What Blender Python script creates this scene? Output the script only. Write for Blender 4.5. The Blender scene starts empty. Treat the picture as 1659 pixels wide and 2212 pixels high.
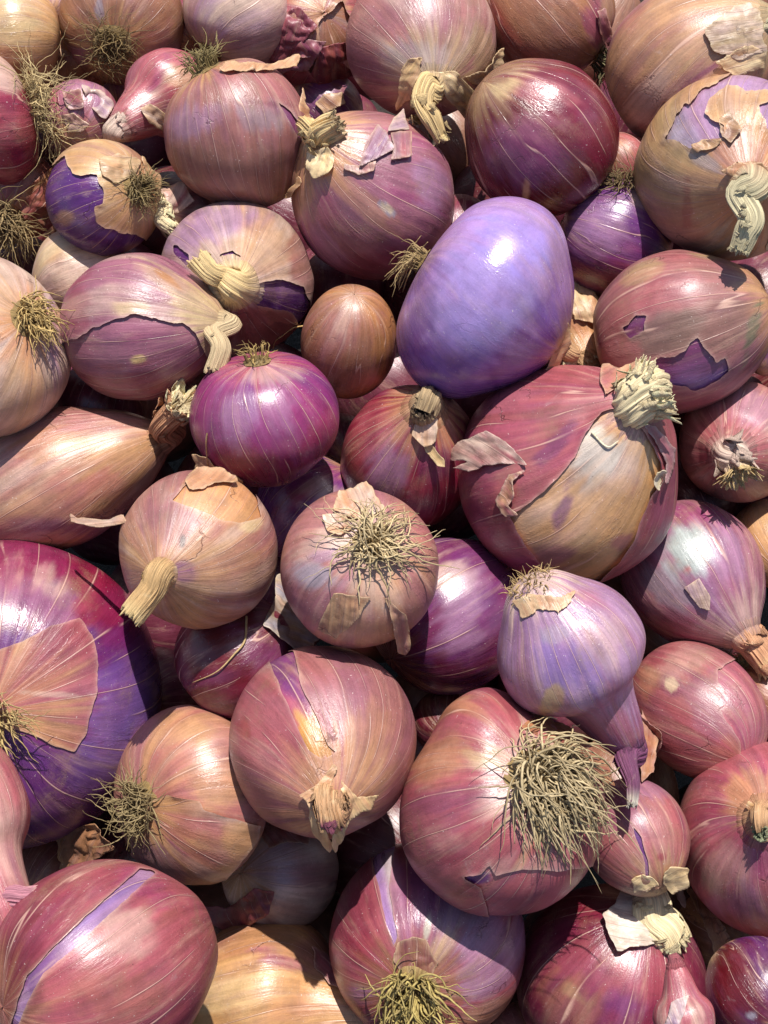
import bpy, math, random
import numpy as np
from mathutils import Matrix, Vector

# ------------------------------------------------------------------ camera, sky, sun
W_, H_ = 1659.0, 2212.0            # the picture grid the measurements were taken on
D0 = 0.55                          # metres from camera to the middle of the heap
SC = 0.30 / W_                     # metres per grid unit at that distance
F_ = D0 / SC
TILT = math.radians(22)
scene = bpy.context.scene
scene.render.resolution_x, scene.render.resolution_y = 768, 1024
cam_d = bpy.data.cameras.new('camera'); cam = bpy.data.objects.new('camera', cam_d)
scene.collection.objects.link(cam); scene.camera = cam
cam.rotation_euler = (TILT, 0, 0)
cam.location = (0, -D0*math.sin(TILT), 0.12 + D0*math.cos(TILT))
cam_d.sensor_fit = 'VERTICAL'; cam_d.sensor_height = 36.0
cam_d.lens = 36.0 * F_ / H_
cam_d.clip_start = 0.01; cam_d.clip_end = 50
SUN_EL, SUN_AZ = math.radians(65), math.radians(12)      # azimuth measured from +Y (away from camera) towards +X
world = bpy.data.worlds.new('World'); scene.world = world; world.use_nodes = True
wn = world.node_tree; bg = wn.nodes['Background']
sky = wn.nodes.new('ShaderNodeTexSky'); sky.sky_type = 'NISHITA'; sky.sun_disc = False
sky.sun_elevation = SUN_EL; sky.sun_rotation = SUN_AZ
wn.links.new(sky.outputs[0], bg.inputs[0]); bg.inputs[1].default_value = 0.10
sl = bpy.data.lights.new('sun', 'SUN'); so = bpy.data.objects.new('sun', sl); scene.collection.objects.link(so)
sl.energy = 4.6; sl.angle = math.radians(0.6); sl.color = (1.0, 0.96, 0.90)
sdir = Vector((math.sin(SUN_AZ)*math.cos(SUN_EL), math.cos(SUN_AZ)*math.cos(SUN_EL), math.sin(SUN_EL)))
so.rotation_euler = sdir.to_track_quat('Z', 'Y').to_euler(); so.location = (0.3, 0.6, 1.0)
scene.view_settings.view_transform = 'Standard'; scene.view_settings.look = 'None'
scene.view_settings.exposure = 0.52; scene.view_settings.gamma = 1.0

# ------------------------------------------------------------------ maths helpers
R3 = np.array(Matrix.Rotation(TILT, 3, 'X'))
CAM = np.array(cam.location)
def to_world(p): return np.asarray(p) @ R3.T + CAM          # camera space -> world
def at(x, y, d):                                             # grid point at depth d -> world
    x = np.asarray(x, float); y = np.asarray(y, float); d = np.asarray(d, float)
    return to_world(np.stack([(x-W_/2)/F_*d, -(y-H_/2)/F_*d, -d], -1))
def project(P):
    q = (np.asarray(P)-CAM) @ R3
    d = -q[..., 2]
    return q[..., 0]/d*F_+W_/2, -q[..., 1]/d*F_+H_/2, d
def depth_on_plane(x, y, h):                                 # depth at which a sight line meets height h
    r = (np.array([(x-W_/2)/F_, -(y-H_/2)/F_, -1.0])) @ R3.T
    return (h-CAM[2])/r[2]
def unit(v): return v/np.linalg.norm(v)
def lin(h):
    h = h.lstrip('#'); c = np.array([int(h[i:i+2], 16)/255 for i in (0, 2, 4)])
    return np.where(c <= .04045, c/12.92, ((c+.055)/1.055)**2.4)
def smooth(a, b, x):
    t = np.clip((x-a)/(b-a), 0, 1); return t*t*(3-2*t)
def _h(ix, iy, iz, s):
    n = (ix*374761393 + iy*668265263 + iz*1274126177 + s*362437) & 0xffffffff
    n = ((n ^ (n >> 13))*1274126177) & 0xffffffff
    n = ((n ^ (n >> 16))*2246822519) & 0xffffffff
    return ((n ^ (n >> 15)) & 0xffff)/32767.5-1
def vnoise(p, s=0):                                          # value noise, about -1..1
    p = np.asarray(p, float); i = np.floor(p).astype(np.int64); f = p-i; f = f*f*(3-2*f)
    r = 0
    for a in (0, 1):
        for b in (0, 1):
            for c in (0, 1):
                w = (f[..., 0] if a else 1-f[..., 0])*(f[..., 1] if b else 1-f[..., 1])*(f[..., 2] if c else 1-f[..., 2])
                r = r+w*_h(i[..., 0]+a, i[..., 1]+b, i[..., 2]+c, s)
    return r
def fbm(p, s=0, o=4):
    r = 0; a = .55; p = np.asarray(p, float)
    for k in range(o): r = r+a*vnoise(p*2**k+17.3*k, s+k); a *= .52
    return r
def sdf(x, y, shape):                                        # signed distance, negative inside; polygon or ellipse (cx,cy,rx,ry,rot)
    if not hasattr(shape[0], '__len__'):
        cx, cy, rx, ry = shape[:4]; t = math.radians(shape[4] if len(shape) > 4 else 0)
        dx, dy = x-cx, y-cy; u = dx*math.cos(t)+dy*math.sin(t); v = -dx*math.sin(t)+dy*math.cos(t)
        return (np.sqrt((u/rx)**2+(v/ry)**2)-1)*min(rx, ry)
    d = np.full(x.shape, 1e9); ins = np.zeros(x.shape, bool); n = len(shape)
    for k in range(n):
        (x0, y0), (x1, y1) = shape[k], shape[(k+1) % n]
        ex, ey = x1-x0, y1-y0; L = ex*ex+ey*ey+1e-9
        t = np.clip(((x-x0)*ex+(y-y0)*ey)/L, 0, 1)
        d = np.minimum(d, np.hypot(x-x0-t*ex, y-y0-t*ey))
        if y0 != y1:
            c = ((y0 > y) != (y1 > y)) & (x < (x1-x0)*(y-y0)/(y1-y0)+x0); ins ^= c
    return np.where(ins, -d, d)

# ------------------------------------------------------------------ materials
def new_mat(name):
    m = bpy.data.materials.new(name); m.use_nodes = True; nt = m.node_tree
    return m, nt, nt.nodes['Principled BSDF'], nt.nodes['Material Output']
class NT:
    def __init__(s, nt): s.nt = nt
    def n(s, t, **kw):
        o = s.nt.nodes.new(t)
        for k, v in kw.items(): setattr(o, k, v)
        return o
    def l(s, a, b): s.nt.links.new(a, b)
    def val(s, a, i, sock):
        if isinstance(a, (int, float)): sock.default_value = a
        else: s.l(a, sock)
    def m(s, op, a, b=0.0, c=None, clamp=False):
        o = s.n('ShaderNodeMath', operation=op, use_clamp=clamp); s.val(a, 0, o.inputs[0]); s.val(b, 1, o.inputs[1])
        if c is not None: s.val(c, 2, o.inputs[2])
        return o.outputs[0]
    def attr(s, name): return s.n('ShaderNodeAttribute', attribute_name=name)
    def vmul(s, v, k, add=(0, 0, 0)):
        o = s.n('ShaderNodeVectorMath', operation='MULTIPLY_ADD'); s.l(v, o.inputs[0]); o.inputs[1].default_value = k; o.inputs[2].default_value = add
        return o.outputs[0]
    def noise(s, v, scale, detail=4, rough=.55, dist=0.0):
        o = s.n('ShaderNodeTexNoise'); s.l(v, o.inputs['Vector']); o.inputs['Scale'].default_value = scale
        o.inputs['Detail'].default_value = detail; o.inputs['Roughness'].default_value = rough; o.inputs['Distortion'].default_value = dist
        return o.outputs['Fac']
    def ramp(s, f, a, b, lo=0.0, hi=1.0):
        o = s.n('ShaderNodeMapRange', interpolation_type='SMOOTHSTEP'); s.l(f, o.inputs['Value'])
        for k, v in zip(('From Min', 'From Max', 'To Min', 'To Max'), (a, b, lo, hi)): o.inputs[k].default_value = v
        return o.outputs[0]
    def mix(s, f, a, b, blend='MIX'):
        o = s.n('ShaderNodeMix', data_type='RGBA', blend_type=blend); s.val(f, 0, o.inputs[0])
        for v, i in ((a, 6), (b, 7)):
            if isinstance(v, (tuple, list, np.ndarray)): o.inputs[i].default_value = (*v[:3], 1)
            else: s.l(v, o.inputs[i])
        return o.outputs[2]
    def bump(s, h, strength, dist, prev=None):
        o = s.n('ShaderNodeBump'); o.inputs['Strength'].default_value = strength; o.inputs['Distance'].default_value = dist
        s.l(h, o.inputs['Height'])
        if prev is not None: s.l(prev, o.inputs['Normal'])
        return o.outputs[0]

def make_skin(name, translucent=0.0, flake=False):
    mat, nt, bs, out = new_mat(name); t = NT(nt)
    col = t.attr('col'); mer = t.attr('mer').outputs['Vector']; loc = t.attr('loc').outputs['Vector']
    gl = col.outputs['Alpha']; c = col.outputs['Color']
    big = t.noise(mer, 2.6, 5, .6, .4)
    s1 = t.noise(t.vmul(mer, (9, 9, .9)), 1.0, 5, .62)            # streaks running pole to pole
    s2 = t.noise(t.vmul(mer, (34, 34, 1.6)), 1.0, 3, .6)
    blot = t.noise(t.vmul(mer, (5, 5, 1.5), (2, 7, 1)), 1.0, 5, .62, .4); blot2 = t.noise(t.vmul(mer, (15, 15, 4)), 1.0, 4, .62, .3)
    sep = t.n('ShaderNodeSeparateXYZ'); t.l(t.attr('ang').outputs['Vector'], sep.inputs[0]); stk = sep.outputs[1]
    # tone
    c = t.mix(t.ramp(big, .45, .72, 0, .22), c, lin('#8a5468'))
    c = t.mix(t.m('MULTIPLY', t.ramp(blot, .52, .74, 0, .38), stk, clamp=True), c, lin('#c9a58c'))
    c = t.mix(t.ramp(blot2, .58, .8, 0, .28), c, lin('#7a3040'))
    k = t.m('ADD', .97, t.m('MULTIPLY', stk, t.m('ADD', t.ramp(s1, .25, .75, -.17, .17), t.ramp(s2, .25, .75, -.05, .05))))
    mot = t.noise(loc, 120, 6, .68, .3); gr = t.noise(loc, 1300, 3, .6)
    k = t.m('ADD', k, t.m('ADD', t.ramp(mot, .32, .68, -.12, .10), t.ramp(gr, .3, .7, -.045, .045)))
    cc = t.n('ShaderNodeCombineColor'); [t.l(k, cc.inputs[i]) for i in range(3)]
    c = t.mix(1.0, c, cc.outputs[0], 'MULTIPLY')
    # dust of dried soil
    du = t.ramp(t.noise(t.vmul(loc, (1, 1, 1), (4, 8, 2)), 38, 6, .7, .5), .51, .72)
    c = t.mix(t.m('MULTIPLY', t.m('MULTIPLY', du, stk, clamp=True), t.ramp(gr, .35, .65, .2, .62)), c, lin('#8c6f56'))
    # thin pale veins, running pole to pole and wandering a little
    wob = t.noise(t.vmul(mer, (2.2, 2.2, .55)), 1.0, 2, .5)
    ph = t.m('ADD', t.m('MULTIPLY', sep.outputs[0], sep.outputs[2]), t.m('MULTIPLY', wob, 2.0))
    vs0 = t.m('MINIMUM', sep.outputs[2], 1.0)
    fr = t.m('ABSOLUTE', t.m('SUBTRACT', t.m('FRACT', ph), .5))
    vs = t.ramp(t.noise(t.vmul(mer, (6, 6, 2.2), (5, 1, 2)), 1.0, 2), .38, .56, 0, 1)
    vs = t.m('MULTIPLY', vs, vs0)
    vein = t.m('MULTIPLY', t.ramp(fr, .004, .032, 1, 0), vs)
    c = t.mix(t.m('MULTIPLY', t.ramp(fr, .03, .11, 1, 0), t.m('MULTIPLY', vs, .22)), c, lin('#5a2838'))
    c = t.mix(t.m('MULTIPLY', vein, .48), c, lin('#e8bfa8'))
    # scuffs, specks, cracks
    sc = t.m('MULTIPLY', t.ramp(t.noise(t.vmul(loc, (1, 1, 1), (3, 3, 3)), 60, 6, .7, .8), .6, .72), t.ramp(blot2, .35, .7))
    c = t.mix(t.m('MULTIPLY', t.m('MULTIPLY', sc, stk), .26), c, lin('#b9b0ae'))
    sp = t.ramp(t.noise(loc, 900, 2, .5), .70, .78); spm = t.ramp(t.noise(loc, 50, 2), .48, .66)
    c = t.mix(t.m('MULTIPLY', t.m('MULTIPLY', sp, spm), .7), c, lin('#3a2320'))
    spw = t.ramp(t.noise(t.vmul(loc, (1, 1, 1), (7, 1, 4)), 1100, 1, .5), .74, .78)
    c = t.mix(t.m('MULTIPLY', spw, .45), c, lin('#e6d6cc'))
    vo = t.n('ShaderNodeTexVoronoi', feature='DISTANCE_TO_EDGE'); vo.inputs['Scale'].default_value = 42
    dv = t.n('ShaderNodeVectorMath', operation='ADD'); t.l(loc, dv.inputs[0])
    nz = t.n('ShaderNodeTexNoise'); t.l(loc, nz.inputs['Vector']); nz.inputs['Scale'].default_value = 160; nz.inputs['Detail'].default_value = 5
    t.l(t.vmul(nz.outputs['Color'], (.012, .012, .012)), dv.inputs[1]); t.l(dv.outputs[0], vo.inputs['Vector'])
    ck = t.m('MULTIPLY', t.ramp(vo.outputs['Distance'], 0, .018, 1, 0), t.ramp(t.noise(t.vmul(loc, (1, 1, 1), (1, 9, 5)), 34, 2), .61, .68))
    ck = t.m('MULTIPLY', ck, stk, clamp=True)
    c = t.mix(t.m('MULTIPLY', ck, .6), c, lin('#4a2428'))
    t.l(c, bs.inputs['Base Color'])
    rg = t.m('ADD', t.ramp(gl, 0, 1, .46, .27), t.m('ADD', t.ramp(s1, .3, .7, -.05, .06), t.m('MULTIPLY', sc, .15)))
    t.l(rg, bs.inputs['Roughness'])
    bs.inputs['Specular IOR Level'].default_value = .7
    wr = t.noise(t.vmul(mer, (8, 8, 4)), 1.0, 4, .6, .5)
    rough_amt = .22
    nb = t.bump(t.m('MULTIPLY', stk, t.m('ADD', t.m('MULTIPLY', s2, .15), t.m('MULTIPLY', s1, .8))), .35, .0007)
    nb = t.bump(t.m('MULTIPLY', stk, t.m('ADD', wr, t.m('MULTIPLY', blot2, .6))), rough_amt, .0008, nb)
    cn = t.m('ABSOLUTE', t.m('SUBTRACT', t.noise(t.vmul(mer, (9, 9, 5), (3, 3, 3)), 1.0, 4, .6, .2), .5))
    cm = t.ramp(t.noise(t.vmul(mer, (2.4, 2.4, 1.6), (9, 2, 2)), 1.0, 2), .46, .62)
    cn = t.m('MULTIPLY', t.m('MULTIPLY', t.ramp(cn, 0, .05, 1, 0), cm), stk, clamp=True)
    nb = t.bump(cn, .2, .0005, nb)
    nb = t.bump(t.m('SUBTRACT', t.m('MULTIPLY', vein, .7), ck), .6, .0003, nb)
    nb = t.bump(t.noise(loc, 1500, 3, .6), .2, .0003, nb)
    t.l(nb, bs.inputs['Normal'])
    if flake: bs.inputs['Roughness'].default_value = .5
    if translucent:
        tr = t.n('ShaderNodeBsdfTranslucent'); t.l(c, tr.inputs['Color']); t.l(nb, tr.inputs['Normal'])
        mx = t.n('ShaderNodeMixShader'); mx.inputs[0].default_value = translucent
        t.l(bs.outputs[0], mx.inputs[1]); t.l(tr.outputs[0], mx.inputs[2]); t.l(mx.outputs[0], out.inputs[0])
    else:
        bs.inputs['Subsurface Weight'].default_value = 0.0
    return mat
M_SKIN = make_skin('onion_skin')
M_SHELL = make_skin('papery_outer_skin', .12)
M_FLAKE = make_skin('loose_papery_skin', .30)

def make_fibre(name, streak=38, trans=.15):
    mat, nt, bs, out = new_mat(name); t = NT(nt)
    col = t.attr('col'); mer = t.attr('mer').outputs['Vector']; loc = t.attr('loc').outputs['Vector']; c = col.outputs['Color']
    a = t.noise(t.vmul(mer, (7, 7, .5)), 1.0, 4, .6); b = t.noise(t.vmul(mer, (streak, streak, 1.0)), 1.0, 3, .6)
    g = t.noise(loc, 160, 4, .6)
    k = t.m('ADD', t.ramp(a, .3, .7, .7, 1.15), t.ramp(b, .35, .65, -.22, .2))
    cc = t.n('ShaderNodeCombineColor'); [t.l(k, cc.inputs[i]) for i in range(3)]
    c = t.mix(1.0, c, cc.outputs[0], 'MULTIPLY')
    c = t.mix(t.ramp(g, .58, .78, 0, .3), c, lin('#a07c50'))
    c = t.mix(t.ramp(g, .25, .42, .3, 0), c, lin('#f2dfb4'))
    t.l(c, bs.inputs['Base Color']); bs.inputs['Roughness'].default_value = .6
    nb = t.bump(t.m('ADD', a, t.m('MULTIPLY', b, .5)), .8, .0012)
    nb = t.bump(g, .4, .0006, nb); t.l(nb, bs.inputs['Normal'])
    tr = t.n('ShaderNodeBsdfTranslucent'); t.l(c, tr.inputs['Color'])
    mx = t.n('ShaderNodeMixShader'); mx.inputs[0].default_value = trans
    t.l(bs.outputs[0], mx.inputs[1]); t.l(tr.outputs[0], mx.inputs[2]); t.l(mx.outputs[0], out.inputs[0])
    return mat
M_NECK = make_fibre('dry_neck_fibre')
def make_root():
    mat, nt, bs, out = new_mat('dry_root'); t = NT(nt)
    col = t.attr('col'); g = t.n('ShaderNodeTexCoord').outputs['Object']
    n = t.noise(g, 700, 3, .6)
    c = t.mix(t.ramp(n, .4, .7, 0, .5), col.outputs['Color'], lin('#6b5836'))
    t.l(c, bs.inputs['Base Color']); bs.inputs['Roughness'].default_value = .7
    t.l(t.bump(n, .4, .0004), bs.inputs['Normal'])
    return mat
M_ROOT = make_root()
def make_ground():
    mat, nt, bs, out = new_mat('dark_soil'); t = NT(nt); g = t.n('ShaderNodeTexCoord').outputs['Object']
    n = t.noise(g, 60, 6, .65); n2 = t.noise(g, 420, 4, .6)
    c = t.mix(t.ramp(n, .35, .7), lin('#1c1512'), lin('#2c211a')); t.l(c, bs.inputs['Base Color'])
    bs.inputs['Roughness'].default_value = .9
    t.l(t.bump(t.m('ADD', n, t.m('MULTIPLY', n2, .4)), .8, .004), bs.inputs['Normal'])
    return mat
M_SOIL = make_ground()

# ------------------------------------------------------------------ mesh writing
COL = scene.collection
def mesh_obj(name, V, faces, mat, parent, col=None, mer=None, loc=None, ang=None, origin=None):
    V = np.asarray(V, float); o = parent_loc(parent) if parent is not None else (origin if origin is not None else np.zeros(3))
    me = bpy.data.meshes.new(name); V = V-o
    if isinstance(faces, np.ndarray):
        nf, k = faces.shape
        me.vertices.add(len(V)); me.vertices.foreach_set('co', V.astype(np.float32).ravel())
        me.loops.add(nf*k); me.loops.foreach_set('vertex_index', faces.astype(np.int32).ravel())
        me.polygons.add(nf); me.polygons.foreach_set('loop_start', np.arange(0, nf*k, k, dtype=np.int32))
        me.polygons.foreach_set('loop_total', np.full(nf, k, dtype=np.int32))
        me.update(calc_edges=True)
    else:
        me.from_pydata([tuple(v) for v in V], [], faces); me.update()
    me.polygons.foreach_set('use_smooth', np.ones(len(me.polygons), bool))
    def at_(nm, ty, arr, key):
        a = me.attributes.new(nm, ty, 'POINT'); a.data.foreach_set(key, np.ascontiguousarray(arr, dtype=np.float32).ravel())
    if col is not None:
        col = np.asarray(col)
        if col.ndim == 1: col = np.tile(col, (len(V), 1))
        if col.shape[1] == 3: col = np.c_[col, np.full(len(V), .2)]
        at_('col', 'FLOAT_COLOR', col, 'color')
    if mer is not None: at_('mer', 'FLOAT_VECTOR', mer, 'vector')
    if loc is not None: at_('loc', 'FLOAT_VECTOR', loc, 'vector')
    if ang is not None: at_('ang', 'FLOAT_VECTOR', ang, 'vector')
    me.materials.append(mat)
    ob = bpy.data.objects.new(name, me); COL.objects.link(ob)
    if parent is not None: ob.parent = parent
    else: ob.location = o
    return ob
_ploc = {}
def parent_loc(p): return _ploc[p.name]
def empty(name, loc):
    o = bpy.data.objects.new(name, None); COL.objects.link(o); o.location = loc; o.empty_display_size = .01
    _ploc[o.name] = np.array(loc, float); return o

def pieces_idx(F, n):
    lab = np.arange(n)
    while True:
        m_ = lab[F].min(1); new = lab.copy()
        for k in range(3): np.minimum.at(new, F[:, k], m_)
        new = new[new]; new = new[new]
        if (new == lab).all(): break
        lab = new
    g = lab[F[:, 0]]; ids, cnt = np.unique(g, return_counts=True)
    return [np.nonzero(g == i)[0] for i, c_ in zip(ids, cnt) if c_ > max(60, .02*len(F))]

def clip_mesh(V, quads, f):                                   # keep f > 0, cutting cells along f = 0
    T = np.concatenate([quads[:, [0, 1, 2]], quads[:, [0, 2, 3]]]); s = f[T] > 0; k = s.sum(1)
    full = T[k == 3]; newv = []; cache = {}; extra = []
    def cut(i, j):
        key = (min(i, j), max(i, j))
        if key not in cache:
            cache[key] = len(V)+len(newv); newv.append((i, j, f[i]/(f[i]-f[j])))
        return cache[key]
    for tri, ss, kk in zip(T[(k == 1) | (k == 2)], s[(k == 1) | (k == 2)], k[(k == 1) | (k == 2)]):
        if kk == 1:
            i = int(np.argmax(ss)); a, b, c = tri[i], tri[(i+1) % 3], tri[(i+2) % 3]
            extra.append((a, cut(a, b), cut(a, c)))
        else:
            i = int(np.argmin(ss)); a, b, c = tri[i], tri[(i+1) % 3], tri[(i+2) % 3]
            p, q = cut(a, b), cut(a, c); extra += [(p, b, c), (p, c, q)]
    F = np.concatenate([full, np.array(extra, dtype=np.int64).reshape(-1, 3)]) if extra else full
    return F, newv
# ------------------------------------------------------------------ palettes (surface colours)
P = dict(
 pink='#bc8688', dusty='#ac7672', mauve='#a06a78', rose='#b06268', tan='#d0a276', cream='#d8bd92', peach='#d29a72',
 brown='#9c6c54', orange='#ba8458', purple='#6e4076', deep='#58306a', magenta='#94406c', red='#8c2c40', dark='#621c22',
 lav='#b08ec2', lilac='#b08ca8', grey='#a79fa8', straw='#e6c68c', pale='#dcc0ae', olive='#bea27a', wine='#763044', white='#e4dac8',
 blue='#7e68a2', sand='#b98f68', brick='#9a4c44', green='#d4c69e', plum='#80486a', bone='#f4deb0')
def C(n): return lin(P.get(n, n))

class Onion: pass
ONIONS = {}
def spec(id, c, a, b, L, neck=None, root=None, **kw):
    o = Onion(); o.id = id; o.c = c; o.a = a; o.b = b; o.L = L; o.neck = neck; o.root = root; o.kw = kw; ONIONS[id] = o
    return o

def solve_depths():
    LS = sorted(ONIONS.values(), key=lambda o: -o.L)
    done = []
    for o in LS:
        h = 0.12+(o.L-9)*0.0045
        d = depth_on_plane(o.c[0], o.c[1], h)
        for _ in range(3):
            for q in done:
                dx, dy = o.c[0]-q.c[0], o.c[1]-q.c[1]; dist = math.hypot(dx, dy)
                def rad(w):
                    pole = w.neck or w.root; px, py = pole[0]-w.c[0], pole[1]-w.c[1]; s = min(math.hypot(px, py)/w.b, 1)
                    bl = math.sqrt((w.b*s)**2+(w.a**2)*(1-s*s)); cs = abs(px*dx+py*dy)/(math.hypot(px, py)*dist+1e-6)
                    return math.sqrt((bl*cs)**2+(w.a**2)*(1-cs*cs))
                r = (rad(o)+rad(q))
                if dist < r:
                    need = min(.62*math.sqrt(r*r-dist*dist)*SC, .042)
                    if d < q.d+need: d = q.d+need
        o.d = d; done.append(o)

def frame(o):
    ctr = at(o.c[0], o.c[1], o.d); v = unit(CAM-ctr); right = R3[:, 0]; right = unit(right-v*np.dot(right, v)); up = np.cross(v, right)
    pole, sg = (o.neck, 1) if o.neck else (o.root, -1)
    dx, dy = pole[0]-o.c[0], -(pole[1]-o.c[1]); s = math.hypot(dx, dy)/o.b
    if s > .999: dx /= s*1.001; dy /= s*1.001; s = .999
    z = math.sqrt(1-s*s)*(-1 if o.kw.get('back') else 1)
    ax = unit((right*dx+up*dy)/o.b+v*z)*sg
    # seam of the grid faces away from the camera
    e1 = -v+ax*np.dot(v, ax)
    if np.linalg.norm(e1) < .05: e1 = up-ax*np.dot(up, ax)
    e1 = unit(e1); e2 = np.cross(ax, e1)
    return ctr, ax, e1, e2, v

def build(o):
    kw = o.kw; rnd = random.Random(o.id*7919+3); sd = o.id*13+5; rs = np.random.RandomState(o.id+100)
    ctr, ax, e1, e2, v = frame(o); o.ctr, o.ax, o.e1, o.e2, o.v = ctr, ax, e1, e2, v
    m = o.d/F_; A, B = o.a*m, o.b*m; o.A, o.B, o.m = A, B, m
    taper = kw.get('taper', .12); rt = kw.get('rtaper', .0)
    nr0 = kw['nr'][0]*m if kw.get('npath') else 0.0
    res = kw.get('res', 1.25 if (kw.get('bare') or kw.get('keep')) else 1.0)
    nl = int(np.clip(o.a*res, 90, 280)); nv = int(nl*.62)
    U, T = np.meshgrid(np.linspace(0, 1, nl+1), np.linspace(0, 1, nv+1)); th = U*2*np.pi; ph = (T-.5)*np.pi*.995
    def profile(ph):
        s = np.sin(ph); cs = np.cos(ph)
        k = smooth(.45, 1, s); kr = smooth(.6, 1, -s)
        r = A*np.maximum(cs, 0)**(kw.get('sq', .93)+.65*max(taper-.15, 0)*smooth(.0, .75, s))*(1-.30*taper*smooth(.0, 1, s)-.25*rt*smooth(.2, 1, -s))
        r = np.sqrt(r*r+(nr0*(.92+.25*(1-smooth(math.radians(70), math.radians(89), ph)))*smooth(.45, .98, s))**2); z = B*s*(1-.30*taper*smooth(0, 1, s))+B*taper*.75*k**2.2-B*rt*.5*kr**2-B*.06*kr**3*(-1 if rt == 0 else 1)
        z = z+nr0*.75*smooth(math.radians(58), math.radians(89), ph)**1.8
        return r, z
    r, z = profile(ph)
    cx, sx = np.cos(th), np.sin(th)
    tw = kw.get('twist', rnd.uniform(-.5, .5))
    P3 = np.stack([cx, sx, z/A], -1)
    fade = np.cos(ph)**.5
    lump = kw.get('lump', 1.0)
    ribs = fbm(np.stack([np.cos(th+tw*z/A)*3.3, np.sin(th+tw*z/A)*3.3, T*.5], -1), sd+3, 3)
    disp = 1+lump*(.045*fbm(P3*1.1+sd, sd, 2)+.012*fbm(P3*3.1+sd, sd+9, 2)+.012*ribs*fade)
    lobes = kw.get('lobes', 0.012)
    disp += lobes*np.cos(th*rnd.choice([5, 6, 7])+rnd.uniform(0, 6))*smooth(-.2, .9, np.sin(ph))
    r = r*disp
    flat = kw.get('oval', 1.0)
    loc3 = np.stack([cx*r*flat, sx*r, z*(1+.03*lump*fbm(P3*.9+7, sd+4, 2))], -1)
    Wd = ctr+loc3[..., 0:1]*e1+loc3[..., 1:2]*e2+loc3[..., 2:3]*ax
    for bx, by, br, bh in kw.get('bumps', []):
        x_, y_, _d = project(Wd); out_ = Wd-ctr; out_ /= np.linalg.norm(out_, axis=-1, keepdims=True); fr_ = np.sum(out_*v, -1) > -.45
        Wd = Wd+out_*(np.exp(-((x_-bx)**2+(y_-by)**2)/(br*br))*bh*m*fr_)[..., None]
    # normals from the grid
    gu = np.roll(Wd[:, :-1], -1, 1)-np.roll(Wd[:, :-1], 1, 1); gu = np.concatenate([gu, gu[:, :1]], 1); gv = np.gradient(Wd, axis=0)
    N = np.cross(gu, gv); N /= np.linalg.norm(N, axis=-1, keepdims=True)+1e-12
    if np.mean(np.sum(N*(Wd-ctr), -1)) < 0: N = -N
    V = Wd.reshape(-1, 3); Nf = N.reshape(-1, 3)
    sxp, syp, sdp = project(V); front = np.sum(Nf*(CAM-V), -1)/np.linalg.norm(CAM-V, axis=1)
    o.V, o.N, o.sx, o.sy, o.sd_, o.front = V, Nf, sxp, syp, sdp, front
    o.profile = profile; o.grid = (nv+1, nl+1); o.lat = ph[:, 0]; o.th = th[0]; o.mer = None
    idx = np.arange((nv+1)*(nl+1)).reshape(nv+1, nl+1)
    Q = np.stack([idx[:-1, :-1], idx[:-1, 1:], idx[1:, 1:], idx[1:, :-1]], -1).reshape(-1, 4)
    tt = th+tw*z/A*1.0
    mer = np.stack([np.cos(tt), np.sin(tt), T*2+sd], -1).reshape(-1, 3)
    loc = (loc3+np.array([sd*.37, sd*.11, 0])).reshape(-1, 3); o.seed3 = np.array([sd*.37, sd*.11, 0])
    nveins = kw.get('veins', 26)
    ang = np.stack([U+tw*z/A/(2*np.pi), np.full_like(U, kw.get('streak', 1.0 if kw.get('gloss', .35) < .8 else .6)), np.full_like(U, nveins)], -1).reshape(-1, 3)
    Tf, thf = T.ravel(), tt.ravel()
    Ts = np.sin(ph).ravel()
    def paint(cols, which):
        c0, c1, c2 = [C(q) for q in cols[:3]]
        n1 = fbm(np.stack([np.cos(thf)*1.5, np.sin(thf)*1.5, Tf*1.4+sd], -1), sd+20, 4)
        n2 = fbm(np.stack([np.cos(thf)*3.2, np.sin(thf)*3.2, Tf*2.2+sd], -1), sd+31, 4)
        n3 = fbm(np.stack([np.cos(thf)*4.5, np.sin(thf)*4.5, Tf*2.0+sd], -1), sd+40, 4)
        col = np.tile(c0, (len(V), 1))
        def mixc(col, c, a): return col*(1-a[:, None])+c*a[:, None]
        col = mixc(col, c1, smooth(-.1, .45, n1)*.75)
        col = mixc(col, c2, smooth(.05, .5, n2)*.6)
        st = fbm(np.stack([np.cos(thf)*11, np.sin(thf)*11, Tf*.9], -1), sd+50, 3)
        col = mixc(col, c0*.72, smooth(.1, .6, n3)*.35)
        if which == 'outer' or kw.get('ends_both'):
            ne = kw.get('nend', 'tan'); re_ = kw.get('rend', 'tan')
            na = kw.get('nenda', .8); ra = kw.get('renda', .75)
            col = mixc(col, C(ne), smooth(.72, 1.0, Ts+.30*st)*na)
            col = mixc(col, C(re_), smooth(.78, 1.0, -Ts+.26*st)*ra)
        gl = np.full(len(V), kw.get('gloss', .35) if which == 'outer' else kw.get('igloss', .8))
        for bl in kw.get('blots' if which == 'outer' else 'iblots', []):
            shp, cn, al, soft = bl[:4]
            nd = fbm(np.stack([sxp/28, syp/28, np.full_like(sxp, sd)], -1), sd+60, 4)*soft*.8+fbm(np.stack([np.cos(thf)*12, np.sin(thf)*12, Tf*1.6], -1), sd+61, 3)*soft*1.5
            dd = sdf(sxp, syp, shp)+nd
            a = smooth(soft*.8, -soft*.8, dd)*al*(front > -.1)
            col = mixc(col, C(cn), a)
            if len(bl) > 4: gl = gl*(1-a)+bl[4]*a
        lum = col.mean(1, keepdims=True); col = (lum+(col-lum)*1.16)*.76
        return np.c_[np.clip(col, .004, .9), gl]
    shell = kw.get('bare') or kw.get('keep')
    parts = []
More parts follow.
